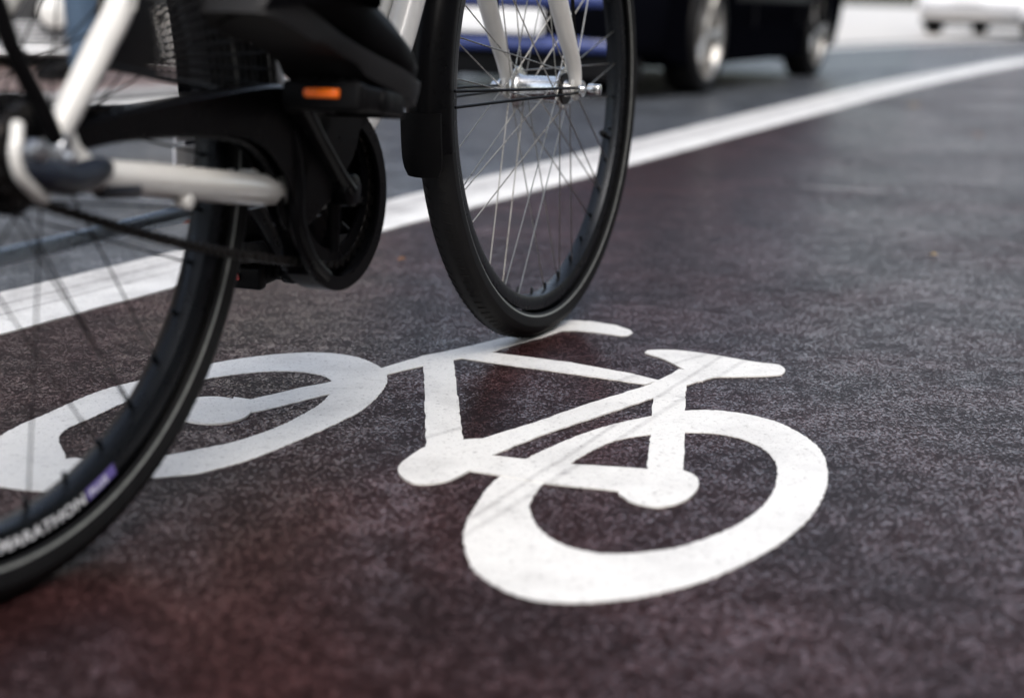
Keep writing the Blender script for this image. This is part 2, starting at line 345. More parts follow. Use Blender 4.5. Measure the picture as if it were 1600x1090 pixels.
SYM = {'rear_ring_out':[[-0.0394,1.3029],[-0.0317,1.2349],[-0.0218,1.2059],[-0.0062,1.1811],[0.0089,1.1644],[0.0285,1.1542],[0.0529,1.1514],[0.0775,1.1557],[0.1027,1.1652],[0.1286,1.1788],[0.1557,1.1981],[0.1845,1.2251],[0.2157,1.2615],[0.2432,1.2994],[0.2704,1.3453],[0.2934,1.3928],[0.3122,1.445],[0.3249,1.4901],[0.3341,1.5375],[0.3385,1.5818],[0.3385,1.6162],[0.3319,1.6539],[0.3206,1.6877],[0.306,1.716],[0.2861,1.7366],[0.2629,1.7505],[0.2384,1.7562],[0.207,1.7503],[0.167,1.7246],[0.1258,1.6903],[0.0892,1.6502],[0.0505,1.595],[0.0157,1.5358],[-0.0015,1.4972],[-0.0134,1.4627],[-0.0232,1.4261],[-0.0295,1.3886],[-0.0367,1.3443]],'rear_ring_in':[[0.0207,1.3928],[0.022,1.3663],[0.0252,1.3409],[0.0327,1.315],[0.0438,1.2919],[0.0595,1.2753],[0.0779,1.2661],[0.0938,1.265],[0.11,1.2677],[0.1319,1.2747],[0.1546,1.2872],[0.1803,1.3104],[0.208,1.342],[0.2296,1.3744],[0.2503,1.4155],[0.265,1.4553],[0.2755,1.501],[0.2804,1.5306],[0.282,1.5566],[0.2792,1.5899],[0.2713,1.6146],[0.258,1.6383],[0.2395,1.6524],[0.2196,1.6578],[0.1973,1.6569],[0.1711,1.6507],[0.1357,1.6327],[0.1072,1.6062],[0.0787,1.5579],[0.0581,1.515],[0.0385,1.4682],[0.0275,1.4304]],'front_ring_out':[[-0.5456,1.5713],[-0.5377,1.6175],[-0.5236,1.6641],[-0.4981,1.7528],[-0.4755,1.7983],[-0.4488,1.8366],[-0.421,1.8798],[-0.3904,1.9181],[-0.354,1.9547],[-0.3144,1.9816],[-0.283,1.9947],[-0.2576,1.9977],[-0.2313,1.9933],[-0.2038,1.9759],[-0.1803,1.9439],[-0.1661,1.9154],[-0.1574,1.8821],[-0.1551,1.8362],[-0.1587,1.7887],[-0.1655,1.746],[-0.1756,1.7048],[-0.1917,1.6648],[-0.2096,1.6237],[-0.2378,1.5665],[-0.269,1.5102],[-0.2919,1.4816],[-0.3149,1.4582],[-0.3527,1.4423],[-0.3864,1.421],[-0.4203,1.4021],[-0.4408,1.3945],[-0.4605,1.3948],[-0.49,1.4041],[-0.5099,1.4225],[-0.5283,1.4541],[-0.5389,1.4923],[-0.5449,1.533]],'front_ring_in':[[-0.4836,1.5772],[-0.4834,1.6099],[-0.47,1.6506],[-0.4567,1.6987],[-0.4404,1.7439],[-0.4111,1.799],[-0.3758,1.8446],[-0.3327,1.8761],[-0.3086,1.8873],[-0.2832,1.8919],[-0.2598,1.8877],[-0.2376,1.8732],[-0.224,1.8482],[-0.2186,1.8165],[-0.2192,1.7701],[-0.226,1.7281],[-0.2418,1.6761],[-0.2596,1.6318],[-0.2792,1.5968],[-0.2995,1.5679],[-0.3318,1.5388],[-0.3581,1.5156],[-0.3866,1.4973],[-0.4243,1.4983],[-0.4466,1.5008],[-0.453,1.4957],[-0.4594,1.5131],[-0.4712,1.5398],[-0.4793,1.5581]],'stem':[[-0.329,1.7586],[-0.3075,1.7489],[-0.2569,1.8093],[-0.2248,1.8415],[-0.1654,1.926],[-0.1199,1.9946],[-0.0696,2.0491],[-0.0159,2.1145],[0.0233,2.1512],[0.0462,2.2024],[0.0649,2.2368],[0.0835,2.2532],[0.1209,2.2487],[0.1541,2.2253],[0.1721,2.1961],[0.1743,2.1743],[0.1675,2.1562],[0.158,2.1524],[0.123,2.1723],[0.0926,2.1816],[0.0739,2.1793],[0.0595,2.16],[0.0452,2.1347],[0.006,2.0822],[-0.0312,2.0225],[-0.0787,1.9756],[-0.1132,1.9426],[-0.158,1.8888],[-0.218,1.7855],[-0.2733,1.7147],[-0.2925,1.6958],[-0.322,1.6653]],'head_tube':[[-0.1153,1.9496],[-0.0785,1.9905],[-0.0499,1.5889],[-0.0648,1.5518],[-0.0887,1.566]],'top_tube':[[-0.0523,2.0316],[-0.0313,2.0264],[0.0788,1.9791],[0.1559,1.9255],[0.1888,1.8933],[0.1699,1.8714],[0.0768,1.9184],[-0.0301,1.9684],[-0.0725,1.9912]],'seat_tube':[[-0.0423,1.5897],[-0.0324,1.6054],[0.0211,1.6711],[0.0903,1.7647],[0.1756,1.872],[0.2078,1.9295],[0.2216,1.9592],[0.2628,1.9235],[0.2171,1.8667],[0.174,1.8053],[0.1064,1.7192],[0.0344,1.6293],[-0.0213,1.5441],[-0.0339,1.5384]],'saddle':[[0.1836,2.044],[0.1854,2.0559],[0.1914,2.0645],[0.2255,2.0685],[0.2695,2.0502],[0.3263,2.0112],[0.3547,1.9997],[0.3613,1.9876],[0.3623,1.9679],[0.3567,1.9496],[0.3481,1.9382],[0.3063,1.9266],[0.2621,1.9183],[0.2377,1.892],[0.2177,1.9376],[0.2308,1.9425],[0.2232,1.9665],[0.2039,2.0158]],'seat_stay':[[0.1759,1.8272],[0.2221,1.8837],[0.2003,1.69],[0.1787,1.4952],[0.1592,1.4828],[0.142,1.5028],[0.1589,1.6594]],'chain_stay':[[-0.0313,1.5666],[-0.0213,1.5464],[0.0158,1.536],[0.0644,1.5235],[0.1487,1.5121],[0.1435,1.4503],[0.1073,1.4401],[0.0323,1.4592],[-0.0385,1.4933],[-0.0451,1.5305]],'rear_hub':[[0.1084,1.4372],[0.1124,1.4206],[0.1197,1.4055],[0.1392,1.3936],[0.1511,1.3963],[0.1636,1.4046],[0.1755,1.4203],[0.1856,1.4438],[0.1908,1.4636],[0.1922,1.4816],[0.1903,1.4946],[0.1859,1.5034],[0.1775,1.513],[0.1623,1.518],[0.1461,1.5134],[0.1217,1.4774]],'crank':[[-0.1128,1.4873],[-0.112,1.505],[-0.1089,1.5191],[-0.0998,1.5471],[-0.09,1.5704],[-0.0714,1.5894],[-0.0521,1.6005],[-0.0324,1.6071],[-0.019,1.6037],[-0.0158,1.5716],[-0.0179,1.5436],[-0.027,1.5211],[-0.0387,1.4939],[-0.056,1.462],[-0.0675,1.4501],[-0.0793,1.4443],[-0.0898,1.4443],[-0.0993,1.4513],[-0.1081,1.4674]],'front_hub':[[-0.2987,1.698],[-0.2977,1.683],[-0.2997,1.6689],[-0.3047,1.6567],[-0.3121,1.6471],[-0.3216,1.6406],[-0.3325,1.6377],[-0.3441,1.6384],[-0.3557,1.6428],[-0.3665,1.6506],[-0.376,1.6613],[-0.3833,1.6743],[-0.3881,1.6889],[-0.3899,1.704],[-0.3885,1.7186],[-0.384,1.7317],[-0.3766,1.7423],[-0.3668,1.7495],[-0.3553,1.7528],[-0.3429,1.752],[-0.3307,1.747],[-0.3194,1.7384],[-0.3099,1.7267],[-0.3029,1.7129]]}
bm = BM(); z = .0011
def P2(k, n=4, closed=True): return catmull([(x, y, 0) for x, y in SYM[k]], n, closed)
ringprism(bm, P2('rear_ring_out'), P2('rear_ring_in'), -.003, z)
ringprism(bm, P2('front_ring_out'), P2('front_ring_in', 3), -.003, z)
def jagged(pts, amp=.0009):
    out = []
    P = [Vector((x, y, 0)) for x, y in pts]
    for i in range(len(P)):
        a, b = P[i], P[(i + 1) % len(P)]; n = max(1, int((b - a).length / .012))
        for k in range(n):
            p = a.lerp(b, k / n); out.append((p.x + random.uniform(-amp, amp), p.y + random.uniform(-amp, amp)))
    return out
for i, k in enumerate(('stem', 'head_tube', 'top_tube', 'seat_tube', 'saddle', 'seat_stay', 'chain_stay', 'rear_hub', 'crank', 'front_hub')):
    pts = [(p.x, p.y) for p in P2(k, 3)] if k in ('saddle', 'rear_hub', 'crank', 'front_hub') else jagged(SYM[k])
    prism(bm, pts, -.004 - i * .0003, z + .00012 * (i + 1))
o = obj('cycle_symbol', bm, M_mark, smooth=False)
tag(o, 'large white bicycle symbol painted on the dark red cycle path', 'road marking')
# fallen leaves on the path
def leaf(x, y, s, rot, m, label):
    bm = BM(); pts = []
    for k in range(15):
        t = k / 14; wv = math.sin(math.pi * t ** .8) * .34 * (1 + .12 * math.sin(t * 21)); pts.append((t - .5, wv))
    top = [bm.verts.new((a * s, b * s, .004 + .012 * s * 8 * abs(b) + .003 * math.sin(a * 5))) for a, b in pts]
    mid = [bm.verts.new((a * s, 0, .0025 + .004 * (a + .5) * s * 10)) for a, b in pts]
    bot = [bm.verts.new((a * s, -b * s, .004 + .012 * s * 8 * abs(b))) for a, b in pts]
    for k in range(14):
        for A, B in ((top, mid), (mid, bot)):
            try: bm.faces.new((A[k], A[k + 1], B[k + 1], B[k]))
            except ValueError: pass
    tube(bm, [(.5 * s, 0, .006), (.72 * s, .05 * s, .004), (.9 * s, .02 * s, .003)], .0009, 6)
    bmesh.ops.remove_doubles(bm, verts=bm.verts, dist=1e-5)
    o = obj('fallen_leaf', bm, m, loc=(x, y, 0), rot=(0, 0, rot))
    tag(o, label, 'leaf', 'fallen leaves on the cycle path')
M_leaf1 = mat('ochre_leaf', (.42, .28, .08), .5, var=.3, vscale=90); M_leaf2 = mat('brown_leaf', (.20, .09, .035), .5, var=.3, vscale=90)
LEAF = [(1.93, 7.56), (1.757, 5.89), (-.205, 2.739), (.815, 2.959)]
leaf(*LEAF[0], .05, .6, M_leaf1, 'pale ochre leaf on the cycle path close to the white line')
leaf(*LEAF[1], .045, 2.1, M_leaf2, 'small brown leaf on the wet cycle path far right')
leaf(*LEAF[2], .018, 1.1, M_leaf2, 'tiny rusty brown leaf on the path left of the front tyre')
leaf(*LEAF[3], .013, -.4, M_leaf1, 'tiny yellowish leaf fragment lying on open path right of the saddle of the symbol')
# ================================================================ the bicycle (x right, y forward, z up; origin under the rear hub)
bike = empty('city_bicycle', (-0.3955, 1.14121, .0), (0, -.0178, -.40184))
tag(bike, 'white step-through city bicycle with black chain guard and mudguards rolling over the painted symbol', 'bicycle')
WB, HR, RW = 1.105, .35, .35

def make_wheel(name, y, steer, hubkind):
    root_loc = (0, y, HR)
    # rim = the wheel part itself, everything else a sub-part of it
    bm = BM()
    prof = [(-.0135, .309), (-.0138, .297), (-.0115, .291), (-.004, .2885), (.004, .2885), (.0115, .291), (.0138, .297), (.0135, .309)]
    revolve(bm, prof, seg=160, closed_prof=True)
    for k in range(36):                                     # nipples
        a = 2 * math.pi * (k + .5) / 36; d = Vector((0, math.sin(a), -math.cos(a)))
        cyl(bm, d * .291, d * .279, .0024, 8, r2=.0019)
    wh = obj(name, bm, M_rim, bike, loc=root_loc, rot=(0, 0, -steer))
    # tyre with a reflective band and ridges
    bm = BM(); prof = []; ms = []; tr = .0225; tc_ = .3275
    angs = [-128, -118, -112, -106, -96, -86, -80, -77, -60, -45, -42, -38, -20, 0, 20, 38, 42, 45, 60, 77, 80, 86, 96, 106, 112, 118, 128]
    for i, a in enumerate(angs):
        rr = tr + (.0007 if abs(a) in (77, 80) else 0) + (-.0005 if abs(a) in (42,) else 0) + (.0004 if abs(a) in (112, 118) else 0)
        prof.append((rr * math.sin(R(a)), tc_ + rr * math.cos(R(a))))
    for i in range(len(angs) - 1):
        mid = abs(angs[i] + angs[i + 1]) / 2
        ms.append(1 if 112 < mid < 118 else 0)
    revolve(bm, prof, seg=200, mats=ms)
    # tread blocks: shallow sipes along the shoulders
    for k in range(150):
        a = 2 * math.pi * k / 150
        for s in (-1, 1):
            p = []
            for t, lat in ((0, 14), (1, 40)):
                aa = a + t * .018 * s; rr = tc_ + (tr + .0007) * math.cos(R(lat)); xx = s * (tr + .0007) * math.sin(R(lat))
                p.append(Vector((xx, rr * math.sin(aa), -rr * math.cos(aa))))
            tube(bm, [p[0], p[0].lerp(p[1], .5) * 1.0008, p[1]], .0006, 5)
    obj('tyre', bm, [M_rub, M_refl], wh)
    # hub
    bm = BM()
    if hubkind == 'front':
        prof = [(-.047, .0), (-.047, .010), (-.040, .012), (-.0365, .015), (-.0355, .029), (-.0335, .029), (-.0325, .0195), (-.026, .0165), (.026, .0165), (.0325, .0195), (.0335, .029), (.0355, .029), (.0365, .013), (.040, .012), (.047, .010), (.047, 0)]
        revolve(bm, prof, seg=40)
        fr, fx = .0245, .0345
    else:
        prof = [(-.055, 0), (-.055, .018), (-.048, .03), (-.040, .034), (-.034, .046), (-.031, .046), (-.029, .037), (.020, .037), (.026, .046), (.029, .046), (.031, .034), (.042, .030), (.046, .018), (.050, .012), (.050, 0)]
        revolve(bm, prof, seg=48)
        fr, fx = .0425, .0300
    obj('hub', bm, M_steel if hubkind == 'front' else M_blkmet, wh)
    # 36 spokes, crossed three times
    for k in range(36):
        side = 1 if k % 2 else -1; j = k // 2; lead = 1 if j % 2 else -1
        ah = 2 * math.pi * (j + (.5 if side > 0 else 0)) / 18
        ar = ah + lead * R(62 if hubkind == 'front' else 48) ; ar = 2 * math.pi * (round((ar / (2 * math.pi) * 36) - .5) + .5) / 36
        h = Vector((side * (fx + (.0016 if lead > 0 else -.0016)), fr * math.sin(ah), -fr * math.cos(ah)))
        e = Vector((side * .002, .289 * math.sin(ar), -.289 * math.cos(ar)))
        bm = BM(); tube(bm, [h, h.lerp(e, .5), e], .0009 if hubkind == 'front' else .0009, 6)
        obj('spoke', bm, M_spoke if hubkind == 'front' else M_blkmet, wh)
    return wh
rear = make_wheel('rear_wheel', 0, 0, 'rear')
front = make_wheel('front_wheel', WB, .012, 'front')
# valve and blue grey wear on the front rim
bm = BM(); a = R(72); d = Vector((0, math.sin(a), -math.cos(a)))
cyl(bm, d * .289, d * .262, .0030, 10); cyl(bm, d * .272, d * .255, .0048, 12, bevel=.001)
obj('valve', bm, M_blk, front)
# front hub dynamo-style centre barrel, rust coloured flange rings
for s in (-1, 1):
    bm = BM(); revolve(bm, [(s * .0362, .012), (s * .0362, .0215), (s * .0378, .0215), (s * .0378, .012)], seg=30, closed_prof=True)
    obj('dust_cap', bm, M_chain, front)
# tyre print on the rear rim side
def arc_text(txt, r0, size, a0, mat_, name, parent, x=.0142, inner_up=True, stretch=1.0):
    cu = bpy.data.curves.new(name, 'FONT'); cu.body = txt; cu.size = size; cu.extrude = .00012; cu.offset = size * .02; cu.space_character = 1.08
    t = bpy.data.objects.new(name, cu); COL.objects.link(t); bpy.context.view_layer.update()
    me = bpy.data.meshes.new_from_object(t.evaluated_get(bpy.context.evaluated_depsgraph_get())); bpy.data.objects.remove(t); bpy.data.curves.remove(cu)
    for v in me.vertices:
        u, h, zz = v.co; a = R(a0) + u * stretch / r0; r = r0 - h
        v.co = (x + zz, r * math.sin(a), -r * math.cos(a))
    me.materials.append(mat_); o = bpy.data.objects.new(name, me); COL.objects.link(o); o.parent = parent; return o
arc_text('MARATHON', .3075, .0135, -4.5, M_letter, 'lettering', rear, stretch=1.34)
bm = BM()
revolve(bm, [(.0138, .2975), (.0141, .2975), (.0141, .3078), (.0138, .3078)], seg=12, a0=R(16.0), a1=R(23.5), closed_prof=True)
lb = obj('print_field', bm, M_violet, rear, smooth=False)
arc_text('PLUS', .3062, .0088, 16.6, M_letter, 'lettering', rear, x=.0143, stretch=1.25)

# ---- frame
BB = Vector((0, .44, .28))
bm = BM()
for s in (-1, 1):                                            # chain stays, seat stays
    x = lambda v: s * v
    stube(bm, [(x(.066), .022, .338), (x(.063), .055, .331), (x(.055), .16, .315), (x(.043), .30, .294), (x(.030), .38, .284), (x(.026), .425, .280)], [.0100, .0125, .0145, .0150, .0145, .014], seg=16)
    stube(bm, [(x(.064), .010, .364), (x(.063), .026, .382), (x(.060), .068, .425), (x(.055), .114, .475), (x(.036), .22, .63), (x(.022), .275, .72)], [.0085, .0108, .0118, .0120, .0120, .011], seg=16)
    prism(bm, [(-.030, .347), (-.028, .332), (-.008, .322), (.02, .324), (.045, .330), (.045, .345), (.03, .356), (.022, .374), (.008, .376), (-.006, .362)], s * .0635, s * .0690, 'x')
    cyl(bm, (s * .055, .10, .459), (s * .069, .10, .459), .006, 12)
# seat tube, swooping twin down tubes, head tube, bridge
stube(bm, [(0, .44, .28), (0, .36, .50), (0, .275, .735), (0, .262, .77)], .016, seg=20)
for s in (-1, 1):
    stube(bm, [(s * .012, .45, .288), (s * .017, .535, .325), (s * .019, .618, .395), (s * .019, .668, .467), (s * .018, .72, .56), (s * .014, .80, .70), (s * .010, .872, .80)], [.018, .0175, .017, .0175, .0175, .017, .016], seg=18)
cyl(bm, (0, .905, .745), (0, .868, .845), .021, 24, bevel=.003)
cyl(bm, (-.036, .44, .28), (.036, .44, .28), .023, 28, bevel=.003)
cyl(bm, (-.036, .318, .302), (.036, .318, .302), .008, 12)
box(bm, (-.0, .335, .303), (.052, .045, .006), bevel=.002)
cyl(bm, (.052, .172, .299), (.066, .172, .297), .0065, 14, bevel=.0015)
cyl(bm, (.058, .13, .325), (.060, .13, .333), .004, 10)
frame = obj('frame', bm, M_white, bike)
# the left seat stay is lit by the sky: same paint
# ---- fork
bm = BM()
for s in (-1, 1):
    stube(bm, [(s * .0515, WB, .355), (s * .0520, WB - .012, .385), (s * .052, WB - .045, .43), (s * .0515, WB - .085, .49), (s * .050, WB - .145, .60), (s * .046, WB - .178, .68), (s * .028, WB - .190, .725)], [.0085, .0105, .0122, .0135, .015, .015, .014], seg=18)
    prism(bm, [(WB - .014, .352), (WB - .010, .340), (WB, .334), (WB + .010, .340), (WB + .012, .36), (WB + .004, .378), (WB - .010, .378)], s * .0490, s * .0540, 'x')
box(bm, (0, .910, .728), (.085, .04, .035), bevel=.012)
tube(bm, [(0, .912, .72), (0, .860, .865)], .0135, 16)
fork = obj('front_fork', bm, M_white, bike)
# front axle, nuts and skewer end
bm = BM(); cyl(bm, (-.070, WB, .35), (.066, WB, .35), .0045, 12)
for s in (-1, 1):
    cyl(bm, (s * .0545, WB, .35), (s * .0610, WB, .35), .0090, 6)
    cyl(bm, (s * .0600, WB, .35), (s * .0625, WB, .35), .0110, 20)
cyl(bm, (.070, WB, .35), (.088, WB, .35), .0078, 20, bevel=.0015)
cyl(bm, (-.074, WB, .35), (-.066, WB, .35), .0078, 6)
obj('front_axle', bm, M_steel, bike)

# ---- mudguards with stays, flap
def mudguard(name, cy, a0, a1, r=.369, w=.030):
    bm = BM(); prof = [(-w, r - .020), (-w * .97, r - .008), (-w * .72, r + .003), (-w * .35, r + .009), (0, r + .011), (w * .35, r + .009), (w * .72, r + .003), (w * .97, r - .008), (w, r - .020)]
    prof = prof + [(x * .97, rr - .0016) for x, rr in prof[::-1]]
    revolve(bm, prof, c=(0, cy, HR), seg=70, a0=R(a0), a1=R(a1), closed_prof=True)
    return obj(name, bm, M_blkmet, bike)
# angle 0 down, growing forward: rear guard from near the bottom bracket over the top to behind the wheel
mudguard('rear_mudguard', 0, 88, 250)
mg = mudguard('front_mudguard', WB, 148, 280, r=.366, w=.029)
bm = BM()                                                   # flap at the tail of the front guard
def fp(a, r, x): a = R(a); return Vector((x, WB + r * math.sin(a), HR - r * math.cos(a)))
sec = []
for i in range(9):
    t = i / 8; a = 272 + t * 11.5; rr = .375 + .003 * t
    wd = .0265
    wd *= (1, 1, 1, 1, 1, 1, .98, .92, .76)[i]
    sec.append([bm.verts.new(fp(a, rr + off + .006 * (1 - (k / 3 - 1) ** 2), wd * (k / 3 - 1))) for off in (0,) for k in range(7)] + [bm.verts.new(fp(a, rr - .003 + .006 * (1 - (k / 3 - 1) ** 2), wd * (k / 3 - 1))) for k in range(6, -1, -1)])
for A, B in zip(sec, sec[1:]):
    for k in range(14): bm.faces.new((A[k], A[(k + 1) % 14], B[(k + 1) % 14], B[k]))
bm.faces.new(sec[0]); bm.faces.new(sec[-1][::-1])
obj('mud_flap', bm, M_blk, bike)
for s in (-1, 1):
    bm = BM(); tube(bm, [(s * .058, WB - .004, .368), (s * .057, WB - .020, .42), (s * .054, WB - .045, .55), (s * .046, WB - .07, .685), (s * .03, WB - .08, .712)], .0027, 8)
    obj('mudguard_stay', bm, M_blk, bike)
    bm = BM(); tube(bm, [(s * .058, WB - .006, .352), (s * .050, WB - .15, .356), (s * .034, WB - .352, .362)], .0018, 8)
    tube(bm, [(s * .058, WB - .006, .345), (s * .050, WB - .15, .345), (s * .034, WB - .350, .343)], .0018, 8)
    obj('mudguard_stay', bm, M_blk, bike)
    bm = BM(); stube(bm, [(s * .074, -.004, .362), (s * .074, -.018, .388), (s * .073, -.036, .418), (s * .0725, -.052, .455), (s * .071, -.10, .60), (s * .068, -.14, .77)], .0072, seg=12)
    obj('rack_strut', bm, M_blk, bike)
bm = BM()                                                   # luggage rack
for s in (-1, 1): stube(bm, [(s * .03, .20, .775), (s * .068, .14, .775), (s * .07, -.1, .775), (s * .07, -.24, .775), (s * .04, -.27, .775)], .006, seg=10)
for y in (.12, .02, -.08, -.18): cyl(bm, (-.07, y, .775), (.07, y, .775), .004, 8)
obj('luggage_rack', bm, M_blk, bike)
bm = BM(); box(bm, (0, -.285, .77), (.10, .02, .05), bevel=.008); obj('tail_light', bm, M_red, bike)

# ---- coat guard: netting between hub and mudguard
for s in (1,):
    bm = BM(); rr = random.Random(3); xb = s * .036
    hubp = Vector((xb + s * .012, .070, .412))
    rim_pts = []
    for k in range(25):
        a = R(93 + k * 2.5); rim_pts.append(Vector((s * .033, .362 * math.sin(a), HR - .362 * math.cos(a))))
    hp = [hubp + Vector((0, .016 * math.sin(R(93 + k * 2.5)), -.016 * math.cos(R(93 + k * 2.5)))) for k in range(25)]
    for k in range(25):
        for j in (-3, -1, 0, 1, 3):
            if 0 <= k + j < 25: tube(bm, [hp[k], rim_pts[k + j]], .0010, 5)
    for q in range(1, 26):
        t = q / 26
        tube(bm, [hp[k].lerp(rim_pts[k], t) + Vector((0, 0, rr.uniform(-.0015, .0015))) for k in range(25)], .0011, 5)
    tube(bm, hp, .003, 8); tube(bm, rim_pts, .0028, 8)
    tube(bm, [hp[0], hp[0].lerp(rim_pts[0], 1)], .003, 8)
    obj('coat_guard', bm, M_net, bike)

# ---- drive: chain guard, chain, chainring, cranks, pedals
CX = .047
bm = BM()                                                   # upper run of the guard
top = [(.022, .362), (.045, .369), (.085, .374), (.135, .378), (.22, .383), (.30, .386), (.35, .383), (.40, .374), (.45, .366), (.49, .350)]
bot = [(.47, .335), (.455, .31), (.41, .275), (.365, .252), (.347, .262), (.338, .290), (.316, .318), (.288, .337), (.25, .346), (.18, .353), (.10, .355), (.055, .352), (.022, .352), (.008, .36)]
pl = [(p.x, p.y) for p in catmull([(a, b, 0) for a, b in top], 3)] + [(p.x, p.y) for p in catmull([(a, b, 0) for a, b in bot], 3)]
fs = prism(bm, pl, CX + .013, CX + .0155, 'x')
prism(bm, pl, CX - .0165, CX - .0145, 'x')
for side, pts in ((0, top), (1, bot[2:-1])):
    c = catmull([(CX, a, b) for a, b in pts], 4)
    tube(bm, c, .0155 if side == 0 else .004, 10, flat=.22 if side == 0 else 1, up=(1, 0, 0))
obj('chain_guard', bm, M_blkmet, bike)
bm = BM()                                                   # round guard band about the chainring
cc = (.0, BB.y - .005, .272)
def band(r0, r1, x0, x1, a0, a1, dz=0):
    revolve(bm, [(x0, r0), (x1, r0), (x1, r1), (x0, r1)], c=(0, cc[1], cc[2] + dz), seg=60, a0=R(a0), a1=R(a1), closed_prof=True)
band(.078, .092, CX + .012, CX + .0155, -55, 150)
band(.0885, .0925, CX - .014, CX + .0150, -42, 150)
band(.020, .058, CX - .0165, CX - .0135, 0, 360)
band(.058, .080, CX - .0165, CX - .0135, 58, 372)
band(.079, .0885, CX - .0165, CX - .0135, -55, 210)
band(.074, .092, CX + .012, CX + .0155, 196, 306)
stube(bm, [(CX + .010, .345, .345), (CX + .012, .352, .30), (CX + .012, .352, .26), (CX + .012, .372, .222), (CX + .012, .402, .198)], .008, seg=10)
obj('chainring_guard', bm, M_blkmet, bike)
bm = BM()
N = 38; r0 = .0765; pts = []
prof = []
for k in range(N):
    for da, rr in ((-.35, r0 - .0035), (-.12, r0 + .003), (.12, r0 + .003), (.35, r0 - .0035)):
        a = 2 * math.pi * (k + da) / N; prof.append((a, rr))
A = []; B = []; A2 = []; B2 = []
for a, rr in prof:
    for lst, x, q in ((A, CX - .0015, rr), (B, CX + .0015, rr), (A2, CX - .0015, .060), (B2, CX + .0015, .060)):
        lst.append(bm.verts.new((x, BB.y + q * math.sin(a), BB.z - q * math.cos(a))))
n = len(A)
for k in range(n):
    j = (k + 1) % n
    bm.faces.new((A[k], A[j], B[j], B[k])); bm.faces.new((A[k], A2[k], A2[j], A[j])); bm.faces.new((B[k], B[j], B2[j], B2[k])); bm.faces.new((A2[k], B2[k], B2[j], A2[j]))
for k in range(5):
    a = 2 * math.pi * k / 5; cyl(bm, (CX + .002, BB.y, BB.z), (CX, BB.y + .063 * math.sin(a), BB.z - .063 * math.cos(a)), .008, 10, r2=.006)
obj('chainring', bm, M_blkmet, bike)
bm = BM()                                                   # chain: plates and rollers along both runs
rs, rc = .034, .0765
loop = []
for k in range(13): a = R(180 + k * 15); loop.append(Vector((CX, rs * math.sin(a), HR - rs * math.cos(a))))   # round the sprocket, top to bottom
for t in (.15, .3, .45, .6, .75, .9):
    p = Vector((CX, 0, HR - rs)).lerp(Vector((CX, BB.y, BB.z - rc)), t); p.z -= .010 * math.sin(math.pi * t); loop.append(p)
for k in range(13): a = R(k * 15); loop.append(Vector((CX, BB.y + rc * math.sin(a), BB.z - rc * math.cos(a))))
for t in (.2, .4, .6, .8): loop.append(Vector((CX, BB.y, BB.z + rc)).lerp(Vector((CX, 0, HR + rs)), t))
cl = catmull(loop, 6, True)
tube(bm, cl, .0042, 8, closed=True, flat=.75)
acc = 0
for i in range(len(cl)):
    a, b = cl[i - 1], cl[i]; acc += (b - a).length
    if acc > .0127:
        acc -= .0127; cyl(bm, b - Vector((.0045, 0, 0)), b + Vector((.0045, 0, 0)), .0046, 8)
obj('chain', bm, M_chain, bike)
bm = BM(); revolve(bm, [(CX - .0015, .012), (CX + .0015, .012), (CX + .0015, .036), (CX - .0015, .036)], c=(0, 0, HR), seg=40, closed_prof=True)
revolve(bm, [(.030, 0), (.030, .034), (.034, .036), (.040, .032), (.042, 0)], c=(0, 0, HR), seg=40)
obj('sprocket', bm, M_blkmet, bike)
# hub gear joint, axle nuts, white cable loop
bm = BM()
cyl(bm, (.071, 0, HR), (.079, 0, HR), .0095, 6); cyl(bm, (.069, 0, HR), (.072, 0, HR), .0125, 20); cyl(bm, (.079, 0, HR), (.088, 0, HR), .0045, 12, bevel=.001)
cyl(bm, (.074, -.034, .358), (.090, -.036, .358), .0075, 16, bevel=.002)
cyl(bm, (.068, .0, .356), (.079, .004, .356), .011, 16, bevel=.002)
obj('axle_nut', bm, M_alu, bike)
bm = BM(); cyl(bm, (-.085, 0, HR), (-.069, 0, HR), .0095, 6); obj('axle_nut', bm, M_alu, bike)
bm = BM(); stube(bm, [(.078, -.048, .346), (.080, -.024, .340), (.080, .002, .334), (.077, .035, .336), (.073, .055, .338)], [.007, .013, .013, .011, .006], seg=14)
cyl(bm, (.066, .052, .320), (.066, .098, .316), .0075, 16, bevel=.002)
obj('gear_joint', bm, mat('blue_black_plastic', (.007, .010, .018), .4, var=.2), bike)
bm = BM(); stube(bm, [(.075, -.044, .376), (.080, -.051, .368), (.082, -.056, .357), (.082, -.052, .342), (.080, -.036, .329), (.076, -.022, .322)], .0046, seg=12)
obj('cable_loop', bm, M_white, bike)
bm = BM(); stube(bm, [(.062, .094, .316), (.056, .20, .298), (.046, .30, .286), (.03, .40, .268)], .0022, seg=8)
cyl(bm, (.052, .160, .307), (.062, .160, .307), .007, 14, bevel=.002)
obj('gear_cable', bm, M_blk, bike)
